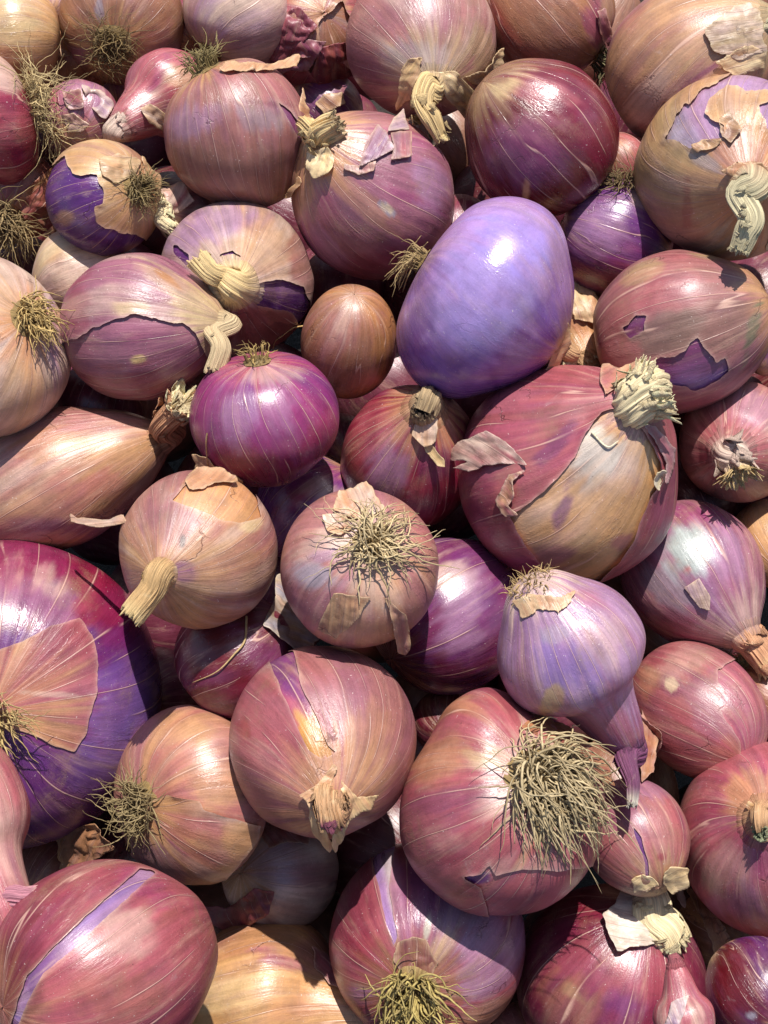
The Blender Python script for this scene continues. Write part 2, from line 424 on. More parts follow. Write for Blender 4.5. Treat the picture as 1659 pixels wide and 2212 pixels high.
    base = ctr.copy(); base[2] -= min(A, B)*.95
    single = not (kw.get('npath') or kw.get('roots') or shell or kw.get('flakes') or kw.get('fl'))
    if single: root = None; o.root_ob = None; o.origin = base
    else:
        root = empty('onion', base); o.root_ob = root
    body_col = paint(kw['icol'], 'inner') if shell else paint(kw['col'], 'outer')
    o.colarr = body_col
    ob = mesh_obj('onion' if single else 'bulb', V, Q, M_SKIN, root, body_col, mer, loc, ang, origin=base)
    top = ob if single else root
    if shell:
        f = None
        nz = fbm(np.stack([sxp/22, syp/22, np.zeros_like(sxp)], -1), sd+70, 4)*kw.get('jag', 7)
        if kw.get('keep'):
            f = np.full(len(V), -1e3)
            for pl in kw['keep']: f = np.maximum(f, -(sdf(sxp, syp, pl)+nz))
            f = np.where(front > -.55, f, -50)
        else:
            f = np.full(len(V), 1e3)
            for pl in kw['bare']: f = np.minimum(f, sdf(sxp, syp, pl)+nz)
            f = np.where(front > -.5, f, np.maximum(f, 60))
        lift = kw.get('lift', 5)*m*kw.get('liftk', .7)
        off = .0005+lift*np.exp(-np.clip(f, 0, None)/kw.get('liftw', 9))*(.55+.9*np.clip(vnoise(np.stack([sxp/30, syp/30, sxp*0], -1), sd+77)+.3, 0, 1))
        VS = V+Nf*off[:, None]
        Fc, newv = clip_mesh(VS, Q, f)
        oc = paint(kw['col'], 'outer')
        # a slightly paler torn rim
        rim = np.exp(-np.clip(f, 0, None)/3.0)*.35; oc[:, :3] = oc[:, :3]*(1-rim[:, None])+C('pale')*rim[:, None]
        o.colarr = oc
        def ext(X):
            if not newv: return X
            i = np.array([q[0] for q in newv]); j = np.array([q[1] for q in newv]); t_ = np.array([q[2] for q in newv])[:, None]
            return np.concatenate([X, X[i]*(1-t_)+X[j]*t_])
        VA, CA, MA, LA, AA = ext(VS), ext(oc), ext(mer), ext(loc), ext(ang)
        _, wi = np.unique(np.round(VA/1e-6).astype(np.int64), axis=0, return_inverse=True); wi = wi.ravel()
        key = np.full(wi.max()+1, -1); key[wi[::-1]] = np.arange(len(VA))[::-1]; W = key[wi][Fc]
        for Fp in pieces_idx(W, len(VA)):
            Fk = Fc[Fp]; used = np.unique(Fk); rm = np.full(len(VA), -1); rm[used] = np.arange(len(used))
            mesh_obj('outer_skin', VA[used], rm[Fk], M_SHELL, root, CA[used], MA[used], LA[used], AA[used])
    if kw.get('npath'): make_neck(o, root, rnd)
    if kw.get('roots'): make_roots(o, root, rnd)
    for fk in kw.get('flakes', []): make_flake(o, root, fk, rnd)
    top['label'] = kw['label']; top['category'] = 'onion'; top['group'] = 'onions heaped in the pile'
    return top

def surf_at(o, x, y, sig=5.0):                                # point and normal of the onion under grid point(s)
    fm = o.front > .02; X, Y, Dp, Nn = o.sx[fm], o.sy[fm], o.sd_[fm], o.N[fm]
    x = np.atleast_1d(x); y = np.atleast_1d(y); outp = []; outn = []
    for a in range(0, len(x), 200):
        d2 = (x[a:a+200, None]-X)**2+(y[a:a+200, None]-Y)**2; mn = d2.min(1, keepdims=True)
        w = np.exp(-(d2-mn)/(2*sig*sig)); w /= w.sum(1, keepdims=True)
        dd = w@Dp+np.clip(np.sqrt(mn[:, 0])-7, 0, None)*o.m*.9; outp.append(at(x[a:a+200], y[a:a+200], dd)); nn = w@Nn; outn.append(nn/np.linalg.norm(nn, axis=1, keepdims=True))
    return np.concatenate(outp), np.concatenate(outn)

def catmull(pts, n):
    pts = np.array(pts); q = np.concatenate([[2*pts[0]-pts[1]], pts, [2*pts[-1]-pts[-2]]]); out = []
    segs = len(pts)-1
    for u in np.linspace(0, segs-1e-6, n):
        i = int(u); t = u-i; p0, p1, p2, p3 = q[i:i+4]
        out.append(.5*((2*p1)+(-p0+p2)*t+(2*p0-5*p1+4*p2-p3)*t*t+(-p0+3*p1-3*p2+p3)*t**3))
    return np.array(out)

def make_neck(o, root, rnd):
    kw = o.kw; m = o.m; sd = o.id*31; nr = [q*m for q in kw['nr']]; nvv, nll = o.grid
    G = o.V.reshape(nvv, nll, 3); NG = o.N.reshape(nvv, nll, 3); CG = o.colarr[:, :3].reshape(nvv, nll, 3)
    i0 = int(np.argmin(abs(o.lat-math.radians(kw.get('nlat', 66))))); i1 = int(np.argmin(abs(o.lat-math.radians(84)))); th = o.th
    rows = np.unique(np.linspace(i0, i1, 8).astype(int)); c0 = G[i1].mean(0); r0 = np.linalg.norm(G[i1]-c0, axis=1).mean()
    d0 = project(c0)[2]; pts = [c0, c0+o.ax*max(nr[0], r0)*.7]
    for (x, y, l) in kw['npath']: pts.append(at(x, y, d0-l*m))
    n = 40; path = catmull(pts, n); tg = np.gradient(path, axis=0); tg /= np.linalg.norm(tg, axis=1, keepdims=True)
    rr = np.interp(np.linspace(0, 1, n), np.linspace(0, 1, len(nr)), nr); k_ = smooth(0, 1, np.arange(n)/9.0); rr = r0*(1-k_)+rr*k_
    c_end = C(kw.get('ncol', 'straw')); c_tip = C(kw.get('tipcol', kw.get('ncol', 'straw'))); flat = kw.get('nflat', .75); amp = kw.get('nrough', 1.0)
    V = []; col = []; mer = []; nR = len(rows); K = nll
    for a, ri in enumerate(rows):
        cc = CG[ri]; f = 0.0; s2_ = fbm(np.stack([np.cos(th)*16, np.sin(th)*16, th*0+.7], -1), sd+5, 2)+.8*fbm(np.stack([np.cos(th)*2, np.sin(th)*2, th*0], -1), sd+6, 2)
        V.append(G[ri]+NG[ri]*(-.0011+.0016*(a/(nR-1))+.0011*s2_*(1-a/(nR-1)))[:, None])
        st = fbm(np.stack([np.cos(th)*9, np.sin(th)*9, th*0+.3], -1), sd+2, 2); w = np.clip(a/(nR-1)*(.18+st*.4), 0, 1)[:, None]
        col.append(cc*(1-w)+c_end*w); mer.append(np.stack([np.cos(th), np.sin(th), np.full_like(th, sd+a*.02)], -1))
    last = (G[i1]-c0); prev = o.e1.copy(); rings = [(path[i], rr[i], tg[i], i/(n-1)) for i in range(1, n)]
    c, r, t_, _ = rings[-1]; ends = [(c+t_*r*dz, r*s, t_, 1.0) for s, dz in ((.88, -.02), (.66, -.3), (.5, .02), (.28, -.15), (.05, -.1))]
    nm = len(rings)
    for i, (c, r, t_, f) in enumerate(rings+ends):
        prev = unit(prev-t_*np.dot(prev, t_)); q = np.cross(t_, prev); grow = float(smooth(.0, .35, np.array(f)))
        fl = fbm(np.stack([np.cos(th)*2.6, np.sin(th)*2.6, np.full_like(th, f*1.8+sd)], -1), sd, 3)*.22+fbm(np.stack([np.cos(th)*8, np.sin(th)*8, np.full_like(th, f*3.4)], -1), sd+2, 2)*.13
        rad = r*(1+amp*grow*fl); ff = 1-(1-flat)*grow; jit = np.zeros_like(th)
        if i > nm-5: jit = .7*r*fbm(np.stack([np.cos(th)*5, np.sin(th)*5, np.full_like(th, i*.02)], -1), sd+8, 3)*min(1, (i-nm+5)/4)
        ring = c+(np.cos(th)*rad)[:, None]*prev+(np.sin(th)*rad*ff)[:, None]*q+jit[:, None]*t_
        bl = max(0, 1-i/6.0)
        if bl > 0: ring = ring*(1-bl)+(c+last*(r/r0))*bl
        V.append(ring); st = fbm(np.stack([np.cos(th)*9, np.sin(th)*9, th*0+.3], -1), sd+2, 2); w = np.clip(.18+f*3.2+st*.5, 0, 1)[:, None]; b_ = float(smooth(.8, 1.0, np.array(f)))
        cc = CG[i1]*(1-w)+c_end*w; cc = cc*(1-b_)+c_tip*b_; cc = cc*(1+.5*np.clip(fl, -.6, .4))[:, None]*(.75 if i >= nm+2 else 1)  # shade of the grooves and hollow tip is put into the colour
        col.append(cc); mer.append(np.stack([np.cos(th), np.sin(th), np.full_like(th, sd+.2+f*3)], -1))
    N_ = len(V); V = np.array(V).reshape(-1, 3); idx = np.arange(N_*K).reshape(N_, K)
    Q = np.stack([idx[:-1, :-1], idx[:-1, 1:], idx[1:, 1:], idx[1:, :-1]], -1).reshape(-1, 4)
    mesh_obj('neck', V, Q, M_NECK, root, np.clip(np.array(col).reshape(-1, 3), .01, .9), np.array(mer).reshape(-1, 3), V-o.ctr+o.seed3)
    tip = rings[-1][:3]; nf = kw.get('fray', 14)
    if nf:
        srcs = [(tip, 1.0)]*nf+[((path[i], rr[i], tg[i]), .75) for i in [rnd.randint(n//3, n-2) for _ in range(int(nf*.7*amp))]]
        ribbons(o, root, rnd, srcs, prev, kw.get('frayl', .9), c_tip, c_end, kw.get('frayw', .22), kw.get('splay', .6))

def ribbons(o, root, rnd, srcs, prev, length, ctip, cend, wid, splay):
    V = []; F = []; cols = []; mer = []
    for k, ((c, r, t_), kk) in enumerate(srcs):
        prev = unit(prev-t_*np.dot(prev, t_)); q = np.cross(t_, prev); colr = ctip if kk == 1 else cend
        a = rnd.uniform(0, 2*math.pi); outd = prev*math.cos(a)+q*math.sin(a)*.75
        L = r*length*rnd.uniform(.5, 1.3); w = r*wid*rnd.uniform(.5, 1.5)*(1.5 if kk < 1 else 1); p = c+outd*r*(rnd.uniform(.55, 1.0) if kk == 1 else .95)-t_*r*.35
        sp = splay*(1 if kk == 1 else .35); d = unit(t_+outd*sp*rnd.uniform(.2, 1.3)+np.array([rnd.gauss(0, .15) for _ in range(3)])); side = unit(np.cross(d, outd)+.3*outd*rnd.uniform(-1, 1))
        S = 7; cu = rnd.uniform(-.25, .45); sh = rnd.uniform(.75, 1.2)
        for i in range(S+1):
            ww = w*(1-.75*(i/S)**2)*rnd.uniform(.8, 1.2); b0 = len(V); mid = np.cross(side, d)*ww*.35
            V += [p-side*ww, p+mid, p+side*ww]; cols += [colr*sh*rnd.uniform(.85, 1.1)]*3; mer += [(k, i*.3, 0), (k+.3, i*.3, 0), (k+.6, i*.3, 0)]
            if i < S: F += [(b0, b0+1, b0+4, b0+3), (b0+1, b0+2, b0+5, b0+4)]
            p = p+d*L/S; d = unit(d+outd*cu/S*2+np.array([rnd.gauss(0, .12) for _ in range(3)]))
    V = np.array(V); ob = mesh_obj('frayed_tip', V, np.array(F), M_NECK, root, np.clip(np.array(cols), .01, .9), np.array(mer, float), V-o.ctr)
    ob['kind'] = 'stuff'; md = ob.modifiers.new('thick', 'SOLIDIFY'); md.thickness = .0002
    return ob

def tube_mesh(paths, radii, cols):
    V = []; F = []; CL = []; K = 5
    for path, r, cl in zip(paths, radii, cols):
        tg = np.gradient(path, axis=0); tg /= np.linalg.norm(tg, axis=1, keepdims=True)+1e-12; n = len(path); e = np.cross(tg[0], [.3, .5, .8]); e = unit(e)
        b = len(V)
        for i in range(n):
            e = unit(e-tg[i]*np.dot(e, tg[i])); q = np.cross(tg[i], e); ri = r*(1-.72*(i/(n-1))**1.6)
            for k in range(K):
                a = 2*math.pi*k/K; V.append(path[i]+(e*math.cos(a)+q*math.sin(a)*.8)*ri); CL.append(cl*(1+.0*i))
            if i:
                for k in range(K):
                    s = b+(i-1)*K; F.append((s+k, s+(k+1) % K, s+K+(k+1) % K, s+K+k))
        V.append(path[-1]); CL.append(cl); last = b+(n-1)*K
        for k in range(K): F.append((last+k, last+(k+1) % K, len(V)-1, len(V)-1))
    F = [f if f[2] != f[3] else f[:3] for f in F]
    return V, F, CL

def make_roots(o, root, rnd):
    R = o.kw['roots']; m = o.m; n = int(R.get('n', 90)*1.25); L = R.get('len', 90)*m; plate = R.get('plate', 20)*m; rad = R.get('r', 2.1)*m*.76
    ax = -o.ax; pole = o.ctr+ax*o.B*(1+.1*o.kw.get('rtaper', 0)); right, up = R3[:, 0], R3[:, 1]
    if R.get('at'): pole = surf_at(o, *R['at'])[0][0]; ax = unit(unit(pole-o.ctr)+.2*o.v)
    dx, dy = R.get('dir', (0, 1)); dr = right*dx-up*dy; e = unit(np.cross(ax, [.3, .2, .9])); q = np.cross(ax, e)
    base_col = C(R.get('col', '#b8aa86'))*np.array([.95, .88, .95]); dk = C('#5e4c2e')
    paths, radii, cols = [], [], []
    A, B = o.A*1.02, o.B*1.03; infl = R.get('float', .0)
    for k in range(n):
        a = rnd.uniform(0, 2*math.pi); rr = plate*math.sqrt(rnd.random()); rad_d = e*math.cos(a)+q*math.sin(a)
        p = pole+rad_d*rr-ax*.06*o.B*(rr/plate)**2
        d = unit(ax*R.get('out', .9)+rad_d*rr/plate*R.get('fan', 1.1)+np.array([rnd.gauss(0, .25) for _ in range(3)]))
        Lk = L*rnd.uniform(.35, 1.25); S = R.get('seg', 15); path = [p]; curl = np.array([rnd.gauss(0, .13) for _ in range(3)])*R.get('curl', 1)
        lay = rnd.uniform(1.0, 1.0+R.get('thick', .16))
        for i in range(S):
            g = R.get('droop', .28)
            d = unit(d+dr*g*rnd.uniform(.6, 1.4)-o.v*R.get('sink', .17)+curl+np.array([rnd.gauss(0, .20) for _ in range(3)])*R.get('kink', 1))
            p = p+d*Lk/S
            w = p-o.ctr; lz = np.dot(w, o.ax); lr = w-o.ax*lz; qn = math.sqrt((np.dot(lr, lr))/(A*A)+(lz*lz)/(B*B))
            if qn < lay: p = o.ctr+w*(lay/qn)*1.0
            path.append(p)
        paths.append(catmull(path, S*2-1)); radii.append(rad*rnd.uniform(.55, 1.25))
        cols.append((base_col*rnd.uniform(.7, 1.15))*(1-.0)+0*dk if rnd.random() > .3 else base_col*.5+dk*.5)
    V, Fc, CL = tube_mesh(paths, radii, cols)
    ob = mesh_obj('roots', V, Fc, M_ROOT, root, np.clip(np.array(CL), .01, .9)); ob['kind'] = 'stuff'
    # the woody plate the roots grow from
    th = np.linspace(0, 2*np.pi, 33); Vp = []; cp = []
    for i, s in enumerate(np.linspace(1.25, .02, 10)):
        rr = plate*s*(1+.18*fbm(np.stack([np.cos(th)*3, np.sin(th)*3, th*0+i*.4+o.id], -1), o.id, 3)); hgt = plate*.28*(1-s*s*.85)+plate*.08*fbm(np.stack([np.cos(th)*4*s, np.sin(th)*4*s, th*0+o.id], -1), o.id+4, 3)
        ring = pole-ax*plate*.25+(np.cos(th)*rr)[:, None]*e+(np.sin(th)*rr)[:, None]*q+ax*hgt[:, None]
        Vp.append(ring); cp.append(np.tile(C('#8a7145')*(.6+.5*s), (33, 1)))
    idx = np.arange(330).reshape(10, 33); Q = np.stack([idx[:-1, :-1], idx[:-1, 1:], idx[1:, 1:], idx[1:, :-1]], -1).reshape(-1, 4)
    Vp = np.array(Vp).reshape(-1, 3)
    mesh_obj('root_plate', Vp, Q, M_NECK, root, np.array(cp).reshape(-1, 3), Vp*0+np.tile(np.stack([np.cos(th), np.sin(th), th*0], -1), (10, 1)), Vp-o.ctr)

def make_flake(o, root, fk, rnd, name='skin_flake', top=False):
    """a sheet of dry skin: outline on the grid, lying on the onion and standing off it away from its anchor"""
    poly = fk['poly']; sd = rnd.randint(0, 9999); step = fk.get('step', 3.6); xs = [p[0] for p in poly]; ys = [p[1] for p in poly]
    gx = np.arange(min(xs)-8, max(xs)+8+step, step); gy = np.arange(min(ys)-8, max(ys)+8+step, step); X, Y = np.meshgrid(gx, gy)
    f = -(sdf(X, Y, poly)+fbm(np.stack([X/16, Y/16, X*0], -1), sd, 4)*fk.get('jag', 4)).ravel()
    ny, nx = X.shape; x, y = X.ravel(), Y.ravel(); m = o.m
    Pp, Nn = surf_at(o, x, y, 7.0)
    ax_, ay_ = fk.get('anchor', (np.mean(xs), np.mean(ys))); far = max(math.hypot(px-ax_, py-ay_) for px, py in poly)
    dd = np.clip(np.hypot(x-ax_, y-ay_)/far, 0, 1.2); lift = fk.get('lift', 8)*dd**fk.get('pow', 1.4)+fk.get('base', 2.5)
    cr = fk.get('crumple', 3)
    lift = lift+cr*fbm(np.stack([x/26, y/26, x*0], -1), sd+3, 4)*1.4+cr*.9*np.abs(vnoise(np.stack([x/17, y/17, x*0], -1), sd+5))
    lift = lift+fk.get('curl', 5)*np.exp(-np.clip(f, 0, None)/6)*np.clip(vnoise(np.stack([x/34, y/34, x*0+3], -1), sd+6)+.15, 0, 1)
    Vv = Pp+Nn*(np.maximum(lift, 1.2)*m)[:, None]
    idx = np.arange(nx*ny).reshape(ny, nx); Q = np.stack([idx[:-1, :-1], idx[:-1, 1:], idx[1:, 1:], idx[1:, :-1]], -1).reshape(-1, 4)
    Fc, newv = clip_mesh(Vv, Q, f)
    c0, c1 = C(fk['col'][0]), C(fk['col'][1]); dirx, diry = fk.get('grain', (x.mean()-ax_, y.mean()-ay_)); gl = math.hypot(dirx, diry)+1e-6; dirx /= gl; diry /= gl
    su, sv = x*dirx+y*diry, -x*diry+y*dirx
    n1 = fbm(np.stack([sv/9, su/70, x*0], -1), sd+9, 4); n2 = fbm(np.stack([x/30, y/30, x*0], -1), sd+10, 3)
    a = np.clip(.5+n1*.9+n2*.6, 0, 1)[:, None]; col = (c0*(1-a)+c1*a); ed = np.exp(-np.clip(f, 0, None)/3.5)[:, None]*.4; col = col*(1-ed)+C(fk.get('edge', 'bone'))*ed
    col = np.c_[col, np.full(len(col), fk.get('gloss', .3))]
    mer = np.stack([sv/60, x*0, su/160], -1); loc = Pp-o.ctr+o.seed3; ang = np.stack([sv/260, x*0+1, x*0+fk.get('veins', 10)], -1)
    def ext(Z):
        if not newv: return Z
        i = np.array([q[0] for q in newv]); j = np.array([q[1] for q in newv]); t_ = np.array([q[2] for q in newv])[:, None]
        return np.concatenate([Z, Z[i]*(1-t_)+Z[j]*t_])
    VA, CA, MA, LA, AA = ext(Vv), ext(col), ext(mer), ext(loc), ext(ang); used = np.unique(Fc)
    if len(used) < 4: return
    Fc = Fc[max(pieces_idx(Fc, len(VA)) or [np.arange(len(Fc))], key=len)]; used = np.unique(Fc)
    rm = np.full(len(VA), -1); rm[used] = np.arange(len(used))
    ob = mesh_obj(fk.get('name', name), VA[used], rm[Fc], M_FLAKE, None if top else root, CA[used], MA[used], LA[used], AA[used], origin=VA[used].mean(0) if top else None)
    md = ob.modifiers.new('thick', 'SOLIDIFY'); md.thickness = .00022; md.offset = 0
    if fk.get('label'): ob['label'] = fk['label']
    return ob
# ------------------------------------------------------------------ the onions, measured on the 1659 x 2212 grid
S = spec
S(1, (30, 80), 112, 104, 6, root=(150, 95), back=True, col=['tan', 'pale', 'cream'], gloss=.6, blots=[((15, 45, 60, 60), 'cream', .7, 20)],  # cream blot puts the shoulder's highlight into the colour
  label='pale tan onion with a cream highlight painted on its glossy shoulder, upper left corner')
S(2, (265, 45), 133, 128, 5, root=(240, 95), col=['brown', 'mauve', 'tan'], gloss=.3, blots=[((215, 20, 12, 26, 0), 'grey', .7, 4), ((250, 70, 70, 40), 'brick', .3, 20)],
  roots=dict(n=110, len=85, plate=34, dir=(.05, -.1), out=.5, fan=1.6, droop=.05, r=1.6, col='#7d6a3c', curl=1.6, kink=1.4),
  label='brown mauve onion at the top edge with a dark curly root beard in the middle')
S(3, (512, 28), 118, 112, 5.5, root=(448, 112), col=['pale', 'mauve', 'lilac'], gloss=.55, veins=14, nend='tan', rend='cream', renda=.5, blots=[((475, 70, 14, 40, 10), 'lilac', .5, 8)],
  roots=dict(n=40, len=42, plate=22, dir=(-.3, .6), r=1.9, col='#8d8350', droop=.2),
  label='pale pink lilac onion at the top edge, right of the dark root beard onion')
S(4, (672, 72), 112, 118, 4.6, root=(700, 30), col=['rose', 'magenta', 'brown'], gloss=.4, bare=[[(690, 45), (735, 10), (770, 60), (740, 130), (700, 120)], [(640, 120), (700, 110), (760, 150), (730, 200)]],
  icol=['brown', 'grey', 'plum'], igloss=.4, lift=12, liftw=14, jag=16, lump=1.8,
  flakes=[dict(poly=[(567, 70), (600, 30), (650, 20), (685, 60), (655, 90), (640, 130), (600, 120)], anchor=(640, 40), col=('wine', 'rose'), lift=14, crumple=8, edge='rose'),
          dict(poly=[(600, 110), (650, 80), (700, 90), (668, 140), (615, 145)], anchor=(640, 100), col=('rose', 'magenta'), lift=12, crumple=7, edge='pale'),
          dict(poly=[(690, 100), (750, 88), (762, 150), (700, 185), (670, 150)], anchor=(720, 90), col=('brick', 'wine'), lift=12, crumple=7, edge='rose')],
  label='flaking onion with crumpled reddish magenta skin breaking off, at the top edge')
S(5, (912, 88), 162, 168, 7.2, neck=(930, 165), col=['dusty', 'mauve', 'pale'], gloss=.4, veins=22, nend='cream', nenda=.6, taper=.05,
  blots=[((900, 120, 70, 35, 0), 'grey', .45, 18), ((1045, 110, 26, 60, -10), 'olive', .6, 10), ((880, 30, 60, 30), 'mauve', .4, 20)],
  npath=[(925, 190, 24), (915, 225, 42), (935, 262, 40), (952, 300, 26)], nr=[26, 30, 30, 34, 22], ncol='straw', fray=22, frayl=.8, nrough=1.5, nflat=.5,
  flakes=[dict(poly=[(872, 150), (884, 128), (912, 126), (905, 165), (890, 205), (862, 222), (872, 180)], anchor=(905, 150), col=('tan', 'straw'), lift=26, crumple=6),
          dict(poly=[(925, 158), (975, 152), (1012, 190), (990, 228), (965, 210), (940, 170)], anchor=(935, 160), col=('straw', 'cream'), lift=26, crumple=8),
          dict(poly=[(1000, 165), (1040, 150), (1074, 100), (1080, 150), (1060, 180), (1020, 178)], anchor=(1010, 160), col=('olive', 'tan'), lift=8, crumple=5)],
  label='large dusty pink onion at the top with a papery straw neck hanging down')
S(6, (1185, 42), 142, 138, 4.8, root=(1300, 120), col=['brown', 'brick', 'orange'], gloss=.3, veins=9, blots=[((1300, 60, 34, 70, -10), 'magenta', .6, 12), ((1310, 30, 16, 40), 'olive', .5, 8)],
  roots=dict(n=60, len=70, plate=24, dir=(.1, .8), r=2.0, col='#6d6a44', droop=.35),
  flakes=[dict(poly=[(1285, 25), (1300, 18), (1318, 80), (1350, 110), (1330, 118), (1300, 105), (1290, 70)], anchor=(1300, 30), col=('rose', 'magenta'), lift=12, crumple=4)],
  label='brown onion with reddish streaks at the top edge, behind the dark red onion')
S(7, (1490, 145), 172, 182, 7, neck=(1636, 60), col=['dusty', 'tan', 'pale'], gloss=.4, veins=20, taper=.1, nend='olive',
  blots=[((1470, 110, 90, 50, -20), 'tan', .5, 25), ((1560, 110, 70, 26, -25), 'olive', .6, 14), ((1510, 165, 70, 7, -35), 'plum', .8, 4), ((1365, 30, 24, 40, 30), 'rose', .35, 14)],
  npath=[(1645, 62, 6), (1665, 56, 6)], nr=[26, 24, 20], ncol='green', fray=12,
  flakes=[dict(poly=[(1520, 65), (1600, 10), (1640, 30), (1650, 110), (1590, 130), (1540, 110)], anchor=(1640, 60), col=('olive', 'pale'), lift=5, crumple=2.5, jag=9),
          dict(poly=[(1540, 135), (1620, 95), (1655, 110), (1650, 150), (1580, 160)], anchor=(1650, 110), col=('tan', 'bone'), lift=5, crumple=3, jag=9)],
  label='large tan pink onion in the upper right corner with torn greenish skin round its neck')
S(9, (-22, 258), 150, 96, 7.2, root=(70, 235), back=True, col=['red', 'brick', 'rose'], gloss=.55, bare=None, veins=12,
  blots=[((20, 150, 50, 40, 30), 'pale', .7, 12)],
  roots=dict(at=(66, 232), n=210, len=125, plate=44, dir=(.06, .5), out=.75, fan=1.5, droop=.16, r=1.6, col='#c8b67c', curl=1.6, kink=1.4, thick=.35),
  label='reddish onion cut by the left edge with long curly straw roots beside it')
S(10, (175, 262), 88, 84, 5.2, root=(150, 300), col=['mauve', 'lilac', 'rose'], gloss=.7, lump=1.6,
  flakes=[dict(poly=[(136, 250), (160, 243), (195, 268), (178, 282), (150, 284)], anchor=(150, 255), col=('pale', 'rose'), lift=8, crumple=4),
          dict(poly=[(175, 190), (215, 200), (240, 230), (220, 262), (190, 230)], anchor=(190, 210), col=('lilac', 'pale'), lift=8, crumple=6),
          dict(poly=[(140, 205), (175, 200), (180, 235), (150, 240)], anchor=(155, 220), col=('mauve', 'rose'), lift=7, crumple=6)],
  label='small lilac onion with flaking silvery skin, right of the long curly straw roots')
S(11, (358, 205), 94, 104, 6.4, neck=(290, 252), col=['rose', 'mauve', 'pale'], gloss=.65, taper=.5, nend='rose',
  blots=[((385, 165, 40, 30, 20), 'cream', .5, 12), ((345, 160, 14, 60, 25), 'magenta', .5, 10)],
  npath=[(268, 262, 8), (246, 282, 12)], nr=[30, 26, 24, 16], ncol='pale', tipcol='straw', fray=14,
  flakes=[dict(poly=[(300, 235), (325, 225), (365, 250), (385, 290), (350, 275), (318, 262)], anchor=(305, 240), col=('tan', 'pale'), lift=14, crumple=6)],
  label='small shiny rose onion whose thick pale neck points down to the left')
S(12, (513, 290), 152, 156, 9, root=(446, 150), col=['dusty', 'brown', 'mauve'], gloss=.4, veins=24,
  blots=[((420, 265, 60, 30, -20), 'lilac', .6, 16), ((560, 250, 70, 26, 10), 'grey', .45, 16), ((500, 370, 130, 60), 'brown', .55, 30), ((540, 190, 90, 40, 10), 'rose', .35, 20), ((625, 262, 9, 32, -40), 'plum', .8, 4), ((580, 225, 70, 3, 6), 'wine', .5, 3)],
  roots=dict(n=80, len=52, plate=30, dir=(-.2, .25), r=2.0, col='#857a46', droop=.1, fan=1.4),
  flakes=[dict(poly=[(470, 165), (500, 140), (580, 145), (640, 128), (632, 155), (560, 160), (505, 162)], anchor=(540, 160), col=('peach', 'tan'), lift=12, crumple=6, base=3),
          dict(poly=[(648, 195), (662, 240), (668, 300), (660, 350), (655, 290), (640, 230)], anchor=(650, 270), col=('tan', 'peach'), lift=5, crumple=3)],
  bare=[[(598, 222), (625, 240), (648, 275), (655, 300), (640, 296), (622, 262)]], icol=['plum', 'purple', 'plum'], jag=2, lift=3,
  label='large round dusty brown pink onion with short roots on its top left')
S(13, (705, 238), 80, 78, 4, root=(760, 300), back=True, col=['plum', 'purple', 'brown'], gloss=.5,
  flakes=[dict(poly=[(682, 225), (700, 205), (735, 205), (740, 225), (700, 245)], anchor=(700, 215), col=('brown', 'tan'), lift=4, crumple=2)],
  label='small dark purple onion sunk in the gap below the flaking magenta one')
S(14, (806, 424), 173, 184, 8, neck=(700, 315), col=['mauve', 'dusty', 'magenta'], gloss=.5, veins=26, taper=.1, nend='tan',
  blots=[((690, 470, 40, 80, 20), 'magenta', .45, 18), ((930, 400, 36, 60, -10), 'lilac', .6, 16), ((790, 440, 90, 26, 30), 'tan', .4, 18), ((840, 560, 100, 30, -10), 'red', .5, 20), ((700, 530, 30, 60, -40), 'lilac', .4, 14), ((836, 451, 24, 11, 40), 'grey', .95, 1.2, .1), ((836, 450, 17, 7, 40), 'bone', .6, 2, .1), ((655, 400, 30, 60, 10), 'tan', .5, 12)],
  npath=[(690, 300, 14), (700, 286, 30), (735, 268, 40)], nr=[24, 32, 34, 28], ncol='straw', tipcol='olive', fray=18, frayl=.5, nrough=1.9, nflat=.6,
  flakes=[dict(poly=[(814, 270), (832, 285), (852, 325), (774, 365), (790, 310)], anchor=(830, 290), col=('mauve', 'lilac'), lift=9, crumple=2, jag=2, curl=2),
          dict(poly=[(841, 290), (888, 286), (886, 343), (841, 350), (850, 320)], anchor=(865, 290), col=('mauve', 'rose'), lift=7, crumple=2, jag=2, curl=2),
          dict(poly=[(870, 240), (882, 283), (834, 290), (846, 262)], anchor=(875, 260), col=('lilac', 'pale'), lift=6, crumple=2, jag=2, curl=2),
          dict(poly=[(742, 355), (775, 360), (812, 350), (806, 372), (778, 380), (745, 368)], anchor=(775, 350), col=('rose', 'pale'), lift=6, crumple=3),
          dict(poly=[(668, 330), (710, 320), (726, 350), (718, 375), (690, 385), (672, 360)], anchor=(705, 315), col=('straw', 'bone'), lift=16, crumple=7),
          dict(poly=[(628, 420), (650, 380), (655, 395), (640, 425), (628, 428)], anchor=(655, 385), col=('orange', 'tan'), lift=10, crumple=4)],
  label='mauve pink onion with a pale oval scar and broken skin flakes on top')
S(15, (1168, 300), 163, 168, 8.2, neck=(1052, 190), col=['dark', 'red', 'wine'], gloss=.85, veins=16, taper=.15, nend='olive', nenda=.45,
  blots=[((1095, 185, 46, 20, -25), 'cream', .75, 14), ((1180, 200, 70, 30, 10), 'rose', .6, 16), ((1130, 340, 80, 60, 30), 'plum', .65, 24), ((1160, 270, 100, 24, -5), 'mauve', .5, 16), ((1137, 410, 8, 22, 0), 'tan', .8, 3, .3)],  # the rose blot is the upper highlight, painted in
  label='shiny dark red onion above and right of the smooth lavender one')
